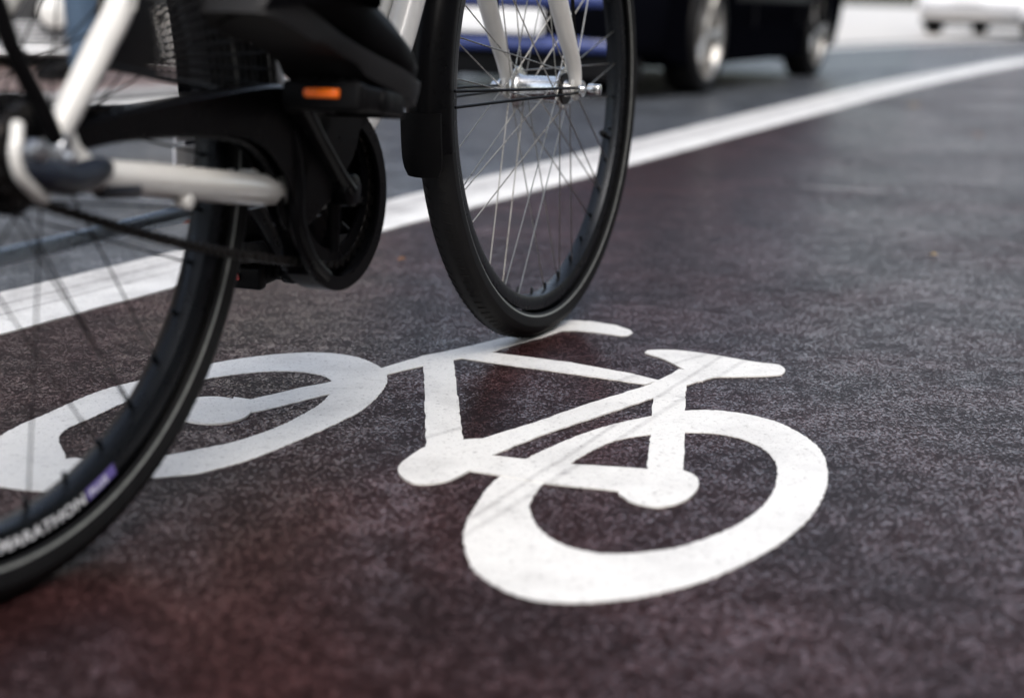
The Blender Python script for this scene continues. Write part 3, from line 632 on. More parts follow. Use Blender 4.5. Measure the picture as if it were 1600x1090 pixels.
# cranks and pedals
def crank(s, dy, dz):
    bm = BM(); x0 = s * .060; x1 = s * .073; e = Vector((x1, BB.y + dy, BB.z + dz)); b0 = Vector((x0, BB.y, BB.z))
    stube(bm, [b0, b0.lerp(e, .2), b0.lerp(e, .6), e], [.015, .012, .0105, .0125], seg=14, flat=.72, up=(1, 0, 0))
    cyl(bm, b0 - Vector((s * .012, 0, 0)), b0 + Vector((s * .012, 0, 0)), .0165, 24, bevel=.002)
    cyl(bm, e - Vector((s * .007, 0, 0)), e + Vector((s * .007, 0, 0)), .014, 20, bevel=.002)
    return obj('crank', bm, M_blkmet, bike), e
def pedal(e, s, tilt, refl):
    p = obj('pedal', (lambda bm: (
        box(bm, (s * .052, .037, 0), (.080, .014, .026), bevel=.004), box(bm, (s * .052, -.037, 0), (.080, .014, .026), bevel=.004),
        box(bm, (s * .022, 0, 0), (.014, .082, .022), bevel=.004), box(bm, (s * .088, 0, 0), (.012, .075, .022), bevel=.004),
        cyl(bm, (0, 0, 0), (s * .097, 0, 0), .011, 16, bevel=.003),
        [box(bm, (s * (.04 + .018 * k), 0, .006), (.006, .07, .009), bevel=.0015) for k in range(3)],
        [cyl(bm, (s * (.03 + .013 * k), y, .011), (s * (.03 + .013 * k), y, .0155), .0022, 6) for k in range(5) for y in (-.037, .037)], bm)[-1])(BM()),
        M_blk, bike, loc=e, rot=(R(tilt), 0, 0))
    for y in (-1, 1):
        bm = BM(); box(bm, (s * .055, y * .0455, .002), (.034, .004, .0085), bevel=.0015)
        for k in range(6): cyl(bm, (s * (.038 + k * .0065), y * .0474, -.001), (s * (.038 + k * .0065), y * .0474, .005), .0008, 5)
        obj('reflector', bm, refl, p)
c1, e1 = crank(1, -.110, .096)
c2, e2 = crank(-1, .113, -.110)
pedal(e1, 1, -8, M_orange)
pedal(e2, -1, 5, M_red)
# kickstand folded back on the left side
bm = BM(); stube(bm, [(-.048, .40, .262), (-.058, .36, .262), (-.066, .30, .258), (-.074, .18, .253), (-.080, .06, .249), (-.080, -.02, .246)], [.010, .009, .0082, .0078, .0075, .007], seg=14)
stube(bm, [(-.080, -.01, .247), (-.082, -.035, .240), (-.088, -.055, .228)], [.010, .011, .009], seg=12)
box(bm, (-.035, .40, .272), (.05, .045, .02), bevel=.004)
obj('kickstand', bm, mat('blue_grey_steel', (.30, .36, .42), .3, metal=.7, rvar=.1), bike)
bm = BM(); box(bm, (-.060, .345, .262), (.010, .018, .022), bevel=.003)
obj('side_reflector', bm, mat('pink_reflector', (.75, .22, .16), .3, coat=.5), bike)
bm = BM(); box(bm, (-.040, .315, .320), (.004, .034, .018), bevel=.001); box(bm, (-.040, .315, .339), (.004, .030, .012), bevel=.001)
obj('frame_sticker', bm, M_whitec, bike)
# handlebar, stem, saddle, seat post, head lamp (mostly above the picture)
bm = BM(); cyl(bm, (0, .866, .845), (0, .842, .92), .014, 16); stube(bm, [(0, .842, .92), (0, .838, .98), (0, .86, 1.02)], .013, seg=14)
stube(bm, [(-.28, .66, 1.04), (-.26, .76, 1.05), (-.17, .86, 1.05), (0, .87, 1.02), (.17, .86, 1.05), (.26, .76, 1.05), (.28, .66, 1.04)], .011, seg=12)
obj('handlebar', bm, M_alu, bike)
for s in (-1, 1):
    bm = BM(); cyl(bm, (s * .264, .745, 1.05), (s * .281, .645, 1.039), .016, 14, bevel=.004); obj('grip', bm, M_blk, bike)
bm = BM(); cyl(bm, (0, .264, .76), (0, .235, .88), .0125, 14); obj('seat_post', bm, M_alu, bike)
bm = BM(); secs = [(.10, .085, .93), (.14, .10, .935), (.20, .085, .93), (.27, .045, .925), (.34, .028, .925), (.375, .018, .918)]; prev = None
for y, wd, z in secs:
    rg = [bm.verts.new((wd * math.cos(2 * math.pi * k / 16), y, z - .02 + .028 * math.sin(2 * math.pi * k / 16))) for k in range(16)]
    if prev: [bm.faces.new((prev[k], prev[(k + 1) % 16], rg[(k + 1) % 16], rg[k])) for k in range(16)]
    else: bm.faces.new(rg[::-1])
    prev = rg
bm.faces.new(prev); obj('saddle', bm, M_blk, bike)
bm = BM(); stube(bm, [(0, .94, .79), (0, .97, .79), (0, 1.0, .79), (0, 1.01, .79)], [.02, .032, .034, .03], seg=20); obj('head_lamp', bm, M_blkmet, bike)
# ================================================================ the rider and the pedestrian
def skin_body(name, verts, edges, m, parent=None, sub=2, loc=None):
    """verts: name -> (x,y,z,rx,ry); one continuous skinned surface, baked to a mesh"""
    keys = list(verts); me = bpy.data.meshes.new(name)
    me.from_pydata([verts[k][:3] for k in keys], [(keys.index(a), keys.index(b)) for a, b in edges], [])
    o = bpy.data.objects.new(name, me); COL.objects.link(o)
    o.modifiers.new('s', 'SKIN'); sm = o.modifiers.new('u', 'SUBSURF'); sm.levels = sm.render_levels = sub
    for i, k in enumerate(keys):
        v = me.skin_vertices[0].data[i]; v.radius = (verts[k][3], verts[k][4] if len(verts[k]) > 4 else verts[k][3]); v.use_root = (i == 0)
    bpy.context.view_layer.update()
    m2 = bpy.data.meshes.new_from_object(o.evaluated_get(bpy.context.evaluated_depsgraph_get()))
    bpy.data.objects.remove(o); m2.name = name; m2.materials.clear(); m2.materials.append(m); m2.shade_smooth()
    o = bpy.data.objects.new(name, m2); COL.objects.link(o)
    if parent: o.parent = parent
    if loc: o.location = loc
    return o
def loft(bm, secs, mat=0, cap=True):
    rings = [[bm.verts.new(p) for p in s] for s in secs]; n = len(rings[0])
    for A, B in zip(rings, rings[1:]):
        for k in range(n): f = bm.faces.new((A[k], A[(k + 1) % n], B[(k + 1) % n], B[k])); f.material_index = mat
    if cap:
        for rg in (rings[0][::-1], rings[-1]): bm.faces.new(rg).material_index = mat
    return rings
def shoe(parent, ball, yaw, pitch, name='shoe', m=None, ms=None, L=.285):
    """local: y towards the toe, z up, origin under the ball of the foot"""
    o = bm = BM()
    # stations along y: (y, half width, bottom, top, lean)
    st = [(-.190, .018, .012, .060), (-.184, .029, .004, .085), (-.165, .034, .001, .108), (-.135, .036, .0, .118), (-.105, .035, .004, .116), (-.075, .034, .008, .100),
          (-.045, .037, .007, .083), (-.015, .042, .003, .070), (.015, .045, .001, .060), (.045, .044, .002, .052), (.070, .037, .005, .045), (.088, .024, .010, .036), (.094, .010, .015, .028)]
    secs = []
    for y, hw, b, t in st:
        s = []
        for k in range(20):
            a = 2 * math.pi * k / 20; cx, sz = math.cos(a), math.sin(a)
            x = hw * math.copysign(abs(cx) ** .75, cx) * (1 - .28 * max(0, sz)); z = (b + t) / 2 + (t - b) / 2 * math.copysign(abs(sz) ** (.55 if sz < 0 else .9), sz)
            s.append((x + (.004 if y > 0 else 0), y, z + .012))
        secs.append(s)
    loft(bm, secs)
    so = obj(name, bm, m or M_shoe, parent, loc=ball, rot=(R(pitch), 0, R(yaw)))
    bm = BM()                                               # sole with welt and heel
    outl = []
    for y, hw, b, t in st: outl.append((hw * 1.08 + .002 + (.004 if y > 0 else 0), y))
    for y, hw, b, t in st[::-1]: outl.append((-hw * 1.08 - .002 + (.004 if y > 0 else 0), y))
    c = [(p.x, p.y) for p in catmull([(a, b, 0) for a, b in outl], 2, True)]
    A = [bm.verts.new((x, y, (.006 + (.006 if y > .06 else 0)))) for x, y in c]; B = [bm.verts.new((x, y, .018 + (.004 if y > .06 else 0))) for x, y in c]
    A0 = [bm.verts.new((x * .95, y, -.004 + (.006 if -.11 < y < -.04 else 0) + (max(0, y - .05) * .18))) for x, y in c]; n = len(c)
    for P, Q in ((A0, A), (A, B)):
        for k in range(n): bm.faces.new((P[k], P[(k + 1) % n], Q[(k + 1) % n], Q[k]))
    bm.faces.new(A0[::-1]); bm.faces.new(B)
    obj('sole', bm, ms or M_sole, so)
    bm = BM()                                               # laces
    for k in range(4):
        y = -.070 + k * .022; z = .112 - k * .0125
        stube(bm, [(-.020, y - .006, z - .006), (0, y, z + .004), (.020, y + .006, z - .006)], .0018, seg=6)
    obj('lace', bm, M_blk, so)
    return so
def trouser_leg(name, pts, parent, m, seed=0):
    """pts: (x,y,z,rx,ry) from hem to hip; folds run along the cloth"""
    rr = random.Random(seed); ph = [rr.uniform(0, 6) for _ in range(4)]
    P = catmull([p[:3] for p in pts], 6); rx = interp([p[3] for p in pts], 6); ry = interp([p[4] for p in pts], 6)
    bm = BM(); secs = []
    for i, p in enumerate(P):
        t = i / (len(P) - 1); s = []
        for k in range(40):
            a = 2 * math.pi * k / 40; f = 1 + .05 * math.sin(5 * a + ph[0] + t * 6) * (1 - t * .6) + .03 * math.sin(9 * a + ph[1] - t * 9) + .02 * math.sin(t * 40 + ph[2] + 2 * a)
            s.append((p.x + rx[i] * f * math.cos(a), p.y + ry[i] * f * math.sin(a), p.z + (.012 * math.sin(a + ph[3]) if i < 3 else 0)))
        secs.append(s)
    rings = loft(bm, secs, cap=False)
    bmesh.ops.solidify(bm, geom=list(bm.faces), thickness=.003)
    return obj(name, bm, m, parent)

rider = empty('person', bike.location, bike.rotation_euler)
tag(rider, 'rider in wide black trousers and black shoes with the right foot on the raised pedal', 'person')
hand = lambda s: {}
V = {'pelvis': (0, .15, 1.00, .15, .12), 'waist': (0, .17, 1.14, .13, .10), 'chest': (0, .22, 1.32, .15, .11), 'neckb': (0, .26, 1.47, .08), 'neck': (0, .28, 1.54, .052), 'head1': (0, .30, 1.62, .075, .085), 'head2': (0, .30, 1.69, .082, .095), 'head3': (0, .30, 1.755, .05)}
E = [('pelvis', 'waist'), ('waist', 'chest'), ('chest', 'neckb'), ('neckb', 'neck'), ('neck', 'head1'), ('head1', 'head2'), ('head2', 'head3')]
ank = {1: (.128, .252, .50), -1: (-.122, .505, .285)}; knee = {1: (.135, .50, .86), -1: (-.125, .44, .72)}
for s in (1, -1):
    n = 'R' if s > 0 else 'L'
    k, a = knee[s], ank[s]
    V.update({n + 'hip': (s * .09, .18, .96, .085), n + 'knee': (*k, .050), n + 'calf': (k[0] * .7 + a[0] * .3, (k[1] * .7 + a[1] * .3) , k[2] * .7 + a[2] * .3, .038), n + 'ank': (a[0], a[1], a[2] + .02, .028), n + 'foot': (a[0], a[1] + .07, a[2] - .045, .028)})
    E += [('pelvis', n + 'hip'), (n + 'hip', n + 'knee'), (n + 'knee', n + 'calf'), (n + 'calf', n + 'ank'), (n + 'ank', n + 'foot')]
    V.update({n + 'sh': (s * .18, .25, 1.43, .058), n + 'el': (s * .26, .38, 1.20, .042), n + 'wr': (s * .272, .62, 1.085, .026, .022), n + 'palm': (s * .272, .685, 1.068, .036, .016)})
    E += [('chest', n + 'sh'), (n + 'sh', n + 'el'), (n + 'el', n + 'wr'), (n + 'wr', n + 'palm')]
    for q in range(4):
        x = s * .272 + (q - 1.5) * .004; y0 = .645 + q * .022
        V.update({f'{n}f{q}a': (s * (.295), y0 + .02, 1.068, .0095), f'{n}f{q}b': (s * .302, y0 + .022, 1.045, .0088), f'{n}f{q}c': (s * .284, y0 + .022, 1.026, .008)})
        E += [(n + 'palm', f'{n}f{q}a'), (f'{n}f{q}a', f'{n}f{q}b'), (f'{n}f{q}b', f'{n}f{q}c')]
    V.update({n + 't1': (s * .25, .67, 1.060, .011), n + 't2': (s * .246, .70, 1.040, .009)}); E += [(n + 'palm', n + 't1'), (n + 't1', n + 't2')]
V['nose'] = (0, .405, 1.655, .014); E.append(('head1', 'nose'))
skin_body('body', V, E, M_skin, rider)
CV = {k: (v[0], v[1], v[2], v[3] + .022, (v[4] if len(v) > 4 else v[3]) + .022) for k, v in V.items() if k in ('pelvis', 'waist', 'chest', 'neckb', 'Rsh', 'Lsh', 'Rel', 'Lel', 'Rwr', 'Lwr')}
skin_body('coat', CV, [e for e in E if e[0] in CV and e[1] in CV], M_coat, rider)
bm = BM(); bmesh.ops.create_uvsphere(bm, u_segments=24, v_segments=16, radius=1)
for v in bm.verts: v.co = Vector((v.co.x * .095, .285 + v.co.y * .105 - (.02 if v.co.z < 0 else 0), 1.715 + v.co.z * (.085 if v.co.z > 0 else .13)))
bmesh.ops.delete(bm, geom=[v for v in bm.verts if v.co.y > .335 and v.co.z < 1.735], context='VERTS')
bmesh.ops.solidify(bm, geom=list(bm.faces), thickness=.012)
obj('hair', bm, M_hair, rider)
# trousers, shoes
trouser_leg('trouser_leg', [(.126, .262, .452, .050, .100), (.128, .275, .50, .052, .096), (.130, .33, .60, .056, .092), (.134, .43, .76, .066, .090), (.135, .49, .87, .078, .085), (.125, .40, .955, .095, .10), (.105, .24, 1.0, .12, .13), (.085, .12, 1.0, .13, .15)], rider, M_cloth, 1)
trouser_leg('trouser_leg', [(-.118, .510, .290, .045, .052), (-.118, .510, .36, .046, .054), (-.118, .502, .46, .050, .060), (-.120, .480, .60, .062, .075), (-.126, .44, .73, .075, .085), (-.115, .34, .86, .095, .10), (-.10, .22, .97, .12, .13), (-.085, .12, 1.0, .13, .15)], rider, M_cloth, 2)
shoe(rider, (.115, .340, .392), 1, -20)
shoe(rider, (-.118, .672, .178), -2, -4)
# ================================================================ vehicles
def glass_mat(): return mat('tinted_glass', (.02, .025, .03), .06, coat=.5)
M_glass = glass_mat()
M_navy = mat('navy_paint', (.002, .0022, .0035), .5, spec=.0, var=.05)
M_trim = mat('black_trim', (.005, .005, .006), .55, spec=.2)
M_alloy = mat('wheel_alloy', (.45, .44, .42), .35, metal=.7, var=.25, vscale=20)
M_tail = mat('tail_lamp_red', (.25, .01, .01), .15, coat=1)
M_plate = mat('plate_white', (.82, .83, .84), .4)
M_plateb = mat('plate_blue', (.02, .12, .75), .4)
M_ink = mat('plate_ink', (.01, .01, .01), .5)
def car_wheel(parent, x, y, s, r=.29, w=.19, rim=.195, m=None, spokes=5):
    bm = BM(); h = w / 2
    revolve(bm, [(-h * .8, rim), (-h, rim + .02), (-h, r - .03), (-h * .85, r - .006), (-h * .5, r), (h * .5, r), (h * .85, r - .006), (h, r - .03), (h, rim + .02), (h * .8, rim)], seg=56)
    for k in (-.5, 0, .5): revolve(bm, [(h * k - .004, r + .0005), (h * k + .004, r + .0005)], seg=56)
    t = obj('wheel', bm, M_rub, parent, loc=(x, y, r))
    bm = BM()
    revolve(bm, [(s * h * .92, rim + .004), (s * h * .96, rim - .004), (s * h * .80, rim - .016), (s * h * .3, rim - .03), (-s * h * .8, rim - .02)], seg=56)
    revolve(bm, [(s * h * .15, 0), (s * h * .15, rim - .03)], seg=40)
    cyl(bm, (s * h * .2, 0, 0), (s * h * .75, 0, 0), .045, 24, bevel=.006)
    for k in range(spokes):
        a = 2 * math.pi * k / spokes + .3
        for da in (-.13, .13):
            stube(bm, [(s * h * .62, .02 * math.sin(a), -.02 * math.cos(a)), (s * h * .72, .1 * math.sin(a + da * .5), -.1 * math.cos(a + da * .5)), (s * h * .82, (rim - .012) * math.sin(a + da), -(rim - .012) * math.cos(a + da))], [.018, .015, .016], seg=8)
    obj('rim', bm, m or M_alloy, t)
    return t
def car_body(profile, W, arches, zsill, taper=.10, tumble=None):
    """profile: closed outline (y,z) of the side without arches, clockwise from rear sill over the roof to the front sill.
       lateral slices give rounded corners and tumblehome."""
    # sill line with arch cut-outs, front to rear
    bottom = []
    for cy, r in sorted(arches, reverse=True):
        bottom.append((cy + r + .02, zsill))
        for k in range(0, 13):
            a = math.pi * k / 12; bottom.append((cy + r * math.cos(a), max(zsill, .29 + r * math.sin(a)) if 0 < k < 12 else zsill + .02))
        bottom.append((cy - r - .02, zsill))
    prof = [(p.x, p.y) for p in catmull([(a, b, 0) for a, b in profile], 4)]
    loop = prof + bottom
    cy = (profile[0][0] + profile[-1][0]) / 2; zt = max(p[1] for p in profile); belt = tumble or .85
    bm = BM(); secs = []
    fr = [-1, -.985, -.94, -.85, -.6, -.2, .2, .6, .85, .94, .985, 1]
    for f in fr:
        e = abs(f); inset = {1: .045, .985: .022, .94: .008}.get(e, 0)
        s = []
        for (y, z) in loop:
            half = W / 2
            # rounded corners in plan
            yy = cy + (y - cy) * (1 - taper * .55 * e ** 6)
            zz = z
            if z > belt: zz = belt + (z - belt) * (1 - .07 * e ** 4)
            x = f * half
            if z > belt: x *= 1 - .22 * min(1, (z - belt) / (zt - belt)) ** .9
            if z < .45: x *= 1 - .035 * ((.45 - z) / .25)
            if e > .9:
                # pull towards centre of mass for a soft edge
                zz = zz + (.55 - zz) * inset * .55; yy = yy + (cy - yy) * inset * .30
            s.append((x, yy, zz))
        secs.append(s)
    rings = [[bm.verts.new(p) for p in s] for s in secs]; n = len(rings[0])
    for A, B in zip(rings, rings[1:]):
        for k in range(n): bm.faces.new((A[k], A[(k + 1) % n], B[(k + 1) % n], B[k]))
    bm.faces.new(rings[0][::-1]); bm.faces.new(rings[-1])
    bmesh.ops.triangulate(bm, faces=[f for f in bm.faces if len(f.verts) > 4])
    return bm
SIDES = (-1, 1)
def windows(parent, polys, W, belt, zt):
    global SIDES
    for sd_ in (-1, 1):
        SIDES = (sd_,)
        for poly in polys:
            bm = BM(); side_panel(bm, poly, W, .003, belt, zt); obj('side_window', bm, M_glass, parent)
    SIDES = (-1, 1)
def side_panel(bm, poly, W, off, belt, zt):
    """a pane following the tumblehome, on both sides; poly in (y,z)"""
    for s in SIDES:
        fx = lambda z: s * (W / 2 * (1 - .22 * min(1, max(0, (z - belt) / (zt - belt))) ** .9) + off)
        A = [bm.verts.new((fx(z), y, z)) for y, z in poly]; B = [bm.verts.new((fx(z) - s * .02, y, z)) for y, z in poly]
        bm.faces.new(A); bm.faces.new(B[::-1]); n = len(A)
        for k in range(n): bm.faces.new((A[k], A[(k + 1) % n], B[(k + 1) % n], B[k]))

# ---- the black car ahead: origin under the middle of its rear axle
car = empty('car', (.225, 8.43, 0), (0, 0, -.41))
tag(car, 'black car with silver alloy wheels and a white number plate, seen through the front wheel', 'car')
WC = 1.68
prof = [(-.74, .18), (-.83, .22), (-.86, .36), (-.86, .50), (-.82, .56), (-.79, .64), (-.78, .82), (-.74, .93), (-.30, .97), (-.02, 1.12), (.30, 1.34), (.7, 1.40), (1.2, 1.41), (1.6, 1.36), (2.05, 1.08), (2.25, .97), (2.75, .90), (3.15, .80), (3.24, .70), (3.28, .55), (3.28, .36), (3.22, .20), (3.12, .18)]
bm = car_body(prof, WC, [(0, .34), (2.5, .34)], .14)
obj('body', bm, M_navy, car)
windows(car, ([(-.05, .98), (.30, 1.27), (.78, 1.33), (.82, .97)], [(.90, .97), (.88, 1.33), (1.25, 1.34), (1.55, 1.29), (1.95, 1.03), (1.90, .97)]), WC, .85, 1.41)
bm = BM(); box(bm, (0, .115, 1.185), (1.10, .42, .012), bevel=.004, rot=Matrix.Rotation(R(36), 3, 'X')); obj('rear_window', bm, M_glass, car)
bm = BM(); box(bm, (0, 1.88, 1.205), (1.15, .5, .012), bevel=.004, rot=Matrix.Rotation(R(-31), 3, 'X')); obj('windscreen', bm, M_glass, car)
bm = BM(); stube(bm, [(-.70, -.66, .47), (-.60, -.82, .47), (0, -.875, .47), (.60, -.82, .47), (.70, -.66, .47)], .045, seg=16, up=(0, 0, 1), flat=.7)
stube(bm, [(-.70, -.64, .25), (-.60, -.80, .25), (0, -.865, .25), (.60, -.80, .25), (.70, -.64, .25)], .035, seg=16, up=(0, 0, 1), flat=.7)
obj('bumper', bm, mat('blue_bumper_sheen', (.035, .055, .20), .2, coat=1), car)  # blue reflection along the bumper is painted into its base colour
bm = BM(); box(bm, (0, -.897, .355), (.52, .012, .112), bevel=.003); pl_ = obj('number_plate', bm, M_plate, car)
bm = BM(); box(bm, (-.237, -.9045, .355), (.042, .004, .106)); obj('country_band', bm, M_plateb, pl_)
def flat_text(txt, size, loc, rot, m, parent, name='lettering', ex=.001):
    cu = bpy.data.curves.new(name, 'FONT'); cu.body = txt; cu.size = size; cu.extrude = ex; cu.align_x = 'CENTER'; cu.align_y = 'CENTER'
    t = bpy.data.objects.new(name, cu); COL.objects.link(t); bpy.context.view_layer.update()
    me = bpy.data.meshes.new_from_object(t.evaluated_get(bpy.context.evaluated_depsgraph_get())); bpy.data.objects.remove(t)
    me.materials.clear(); me.materials.append(m); o = bpy.data.objects.new(name, me); COL.objects.link(o); o.parent = parent; o.location = loc; o.rotation_euler = rot; return o
for s in (-1, 1):
    bm = BM(); box(bm, (s * .66, -.772, .74), (.20, .05, .14), bevel=.02); obj('tail_lamp', bm, M_tail, car)
    bm = BM(); box(bm, (s * .62, 3.20, .66), (.30, .06, .13), bevel=.03); obj('headlight', bm, M_alu, car)
    bm = BM(); box(bm, (s * .90, 1.75, .98), (.16, .10, .11), bevel=.03); obj('wing_mirror', bm, M_navy, car)
    bm = BM()
    for y0, y1 in ((.86, .868), (1.90, 1.908), (.10, .108)): box(bm, (s * (WC / 2 - .008), (y0 + y1) / 2, .62), (.006, .008, .56))
    box(bm, (s * (WC / 2 + .004), 1.25, .50), (.018, 1.7, .045), bevel=.006)
    box(bm, (s * (WC / 2 + .0), .70, .86), (.02, .16, .025), bevel=.006); box(bm, (s * (WC / 2 + .0), 1.72, .86), (.02, .16, .025), bevel=.006)
    obj('door_trim', bm, M_trim, car)
bm = BM(); box(bm, (0, 1.2, .22), (1.25, 3.5, .08)); box(bm, (0, -.72, .16), (1.40, .10, .16), bevel=.02); box(bm, (0, 2.9, .16), (1.40, .10, .14), bevel=.02); cyl(bm, (-.4, -.93, .25), (-.4, -.5, .26), .025, 14); cyl(bm, (0, -.05, .27), (0, 2.5, .27), .05, 12)  # rear valance hangs low, its black filling in the shadow beneath the car
cyl(bm, (-.7, 0, .29), (.7, 0, .29), .04, 12); box(bm, (0, -.45, .30), (1.0, .55, .14), bevel=.03)
obj('underbody', bm, M_trim, car)
for y in (0, 2.5):
    for s in (-1, 1): car_wheel(car, s * (WC / 2 - .10), y, s, r=.305, rim=.228)

# ---- the white van far ahead
van = empty('van', (7.75, 26.3, 0), (0, 0, -.56))
tag(van, 'white van with black tyres far up the road at the top right', 'van')
WV = 1.85
prof = [(-.72, .30), (-.80, .36), (-.80, .60), (-.78, 1.2), (-.74, 1.8), (-.62, 1.93), (0, 1.97), (1.6, 1.97), (2.2, 1.90), (2.75, 1.40), (2.95, 1.22), (3.45, 1.08), (3.62, .85), (3.66, .50), (3.62, .34), (3.5, .30)]
bm = car_body(prof, WV, [(0, .38), (2.8, .38)], .27, tumble=1.15)
obj('body', bm, mat('white_van_paint', (.93, .94, .96), .3, coat=.6), van)
windows(van, ([(1.75, 1.28), (1.75, 1.75), (2.2, 1.73), (2.6, 1.35), (2.55, 1.28)],), WV, 1.15, 1.97)
bm = BM(); box(bm, (0, -.775, 1.50), (1.2, .012, .42), bevel=.004, rot=Matrix.Rotation(R(-3), 3, 'X')); obj('rear_window', bm, M_glass, van)
bm = BM(); stube(bm, [(-.86, -.62, .46), (-.7, -.80, .46), (0, -.83, .46), (.7, -.80, .46), (.86, -.62, .46)], .07, seg=14, flat=.6, up=(0, 0, 1)); obj('bumper', bm, mat('grey_bumper', (.35, .36, .38), .4), van)
bm = BM(); box(bm, (0, -.905, .62), (.52, .012, .11), bevel=.003); obj('number_plate', bm, M_plate, van)
bm = BM(); box(bm, (0, 1.4, .245), (1.66, 4.2, .11), bevel=.02); obj('underbody', bm, M_trim, van)
for s in (-1, 1):
    bm = BM(); box(bm, (s * .84, -.76, 1.0), (.10, .06, .42), bevel=.02); obj('tail_lamp', bm, M_tail, van)
for y in (0, 2.8):
    for s in (-1, 1): car_wheel(van, s * (WV / 2 - .11), y, s, r=.31, rim=.2, w=.2, m=M_trim)

# ---- the dark parked car on the far pavement, its round lamp and orange indicator towards us
old = empty('parked_car', (-3.46, 11.05, .030), (0, 0, math.pi + .15))
tag(old, 'dark parked car with round pale headlamp and orange indicator behind the rear of the bicycle', 'car')
WO = 1.6
prof = [(-.70, .12), (-.78, .18), (-.78, .40), (-.74, .62), (-.66, .78), (-.20, .84), (.05, 1.05), (.35, 1.28), (.9, 1.34), (1.3, 1.31), (1.75, 1.0), (1.9, .90), (2.5, .72), (2.80, .60), (2.92, .48), (2.93, .26), (2.86, .15), (2.76, .12)]
bm = car_body(prof, WO, [(0, .33), (2.15, .33)], .10, tumble=.82)
obj('body', bm, mat('dark_grey_paint', (.045, .047, .050), .3, spec=.4), old)
windows(old, ([(.12, .92), (.42, 1.21), (1.25, 1.25), (1.62, .95), (1.6, .90)],), WO, .82, 1.34)
bm = BM(); box(bm, (0, 1.56, 1.13), (1.1, .5, .012), bevel=.004, rot=Matrix.Rotation(R(-35), 3, 'X')); obj('windscreen', bm, M_glass, old)
bm = BM()
for k in range(6): box(bm, (-.1, 2.935, .125 + k * .022), (1.25, .03, .010), bevel=.003)
obj('grille', bm, M_alu, old)
bm = BM(); stube(bm, [(-.76, 2.72, .095), (-.70, 2.93, .095), (0, 2.99, .095), (.70, 2.93, .095), (.76, 2.72, .095)], .018, seg=14); obj('bumper', bm, M_alu, old)
for s in (-1, 1):
    bm = BM(); cyl(bm, (s * .58, 2.76, .30), (s * .58, 2.99, .30), .100, 32, bevel=.012); lamp = obj('headlamp', bm, M_trim, old)
    bm = BM(); stube(bm, [(s * .58, 2.98, .30), (s * .58, 3.0, .30), (s * .58, 3.015, .30)], [.090, .08, .02], seg=32); obj('lens', bm, mat('pale_lens', (.75, .75, .72), .25, coat=.8), lamp)
    bm = BM(); cyl(bm, (s * .71, 2.78, .345), (s * .70, 2.97, .345), .028, 20, bevel=.006); obj('indicator', bm, M_orange, old)
for y in (0, 2.15):
    for s in (-1, 1): car_wheel(old, s * (WO / 2 - .08), y, s, r=.27, rim=.17, w=.15)
bm = BM(); box(bm, (0, 1.1, .25), (1.1, 3.0, .06)); obj('underbody', bm, M_trim, old)
# ================================================================ pedestrian on the far pavement
ped = empty('person', (-2.06, 7.32, .030), (0, 0, 1.75))
tag(ped, 'person in blue jeans and dark jacket standing on the far pavement', 'person')
M_jean = mat('blue_denim', (.12, .19, .29), .8, var=.3, vscale=90, bump=.3, bscale=500)
V = {'pelvis': (0, 0, .95, .14, .10), 'waist': (0, 0, 1.10, .12, .09), 'chest': (0, .01, 1.32, .15, .10), 'neckb': (0, 0, 1.47, .07), 'neck': (0, .01, 1.54, .05), 'head1': (0, .02, 1.62, .072, .085), 'head2': (0, .02, 1.69, .08, .095), 'head3': (0, .02, 1.755, .05), 'nose': (0, .115, 1.65, .013)}
E = [('pelvis', 'waist'), ('waist', 'chest'), ('chest', 'neckb'), ('neckb', 'neck'), ('neck', 'head1'), ('head1', 'head2'), ('head2', 'head3'), ('head1', 'nose')]
for s in (1, -1):
    n = 'R' if s > 0 else 'L'
    V.update({n + 'hip': (s * .09, 0, .88, .08), n + 'knee': (s * .10, .02 * s, .49, .052), n + 'calf': (s * .10, -.01, .36, .05), n + 'ank': (s * .10, -.02, .09, .033), n + 'foot': (s * .11, .06, .045, .03),
              n + 'sh': (s * .18, 0, 1.43, .055), n + 'el': (s * .23, -.01, 1.14, .04), n + 'wr': (s * .24, .04, .90, .026), n + 'palm': (s * .24, .05, .82, .015, .036)})
    E += [('pelvis', n + 'hip'), (n + 'hip', n + 'knee'), (n + 'knee', n + 'calf'), (n + 'calf', n + 'ank'), (n + 'ank', n + 'foot'), ('chest', n + 'sh'), (n + 'sh', n + 'el'), (n + 'el', n + 'wr'), (n + 'wr', n + 'palm')]
    for q in range(4):
        y = .02 + q * .021
        V.update({f'{n}f{q}a': (s * .24, y, .765, .009), f'{n}f{q}b': (s * .232, y + .004, .735 + abs(q - 1.5) * .006, .008)}); E += [(n + 'palm', f'{n}f{q}a'), (f'{n}f{q}a', f'{n}f{q}b')]
    V.update({n + 't1': (s * .228, .09, .80, .011), n + 't2': (s * .222, .10, .77, .009)}); E += [(n + 'palm', n + 't1'), (n + 't1', n + 't2')]
skin_body('body', V, E, M_skin, ped)
CV = {k: (v[0], v[1], v[2], v[3] + .02, (v[4] if len(v) > 4 else v[3]) + .02) for k, v in V.items() if k in ('pelvis', 'waist', 'chest', 'neckb', 'Rsh', 'Lsh', 'Rel', 'Lel', 'Rwr', 'Lwr')}
skin_body('jacket', CV, [e for e in E if e[0] in CV and e[1] in CV], M_coat, ped)
for s in (1, -1):
    trouser_leg('trouser_leg', [(s * .10, -.015, .06, .058, .066), (s * .10, -.01, .2, .06, .07), (s * .10, 0, .49, .068, .075), (s * .095, 0, .72, .085, .09), (s * .075, 0, .93, .10, .115)], ped, M_jean, 5 + s)
    shoe(ped, (s * .115, .115, .004), -6 * s, 0)
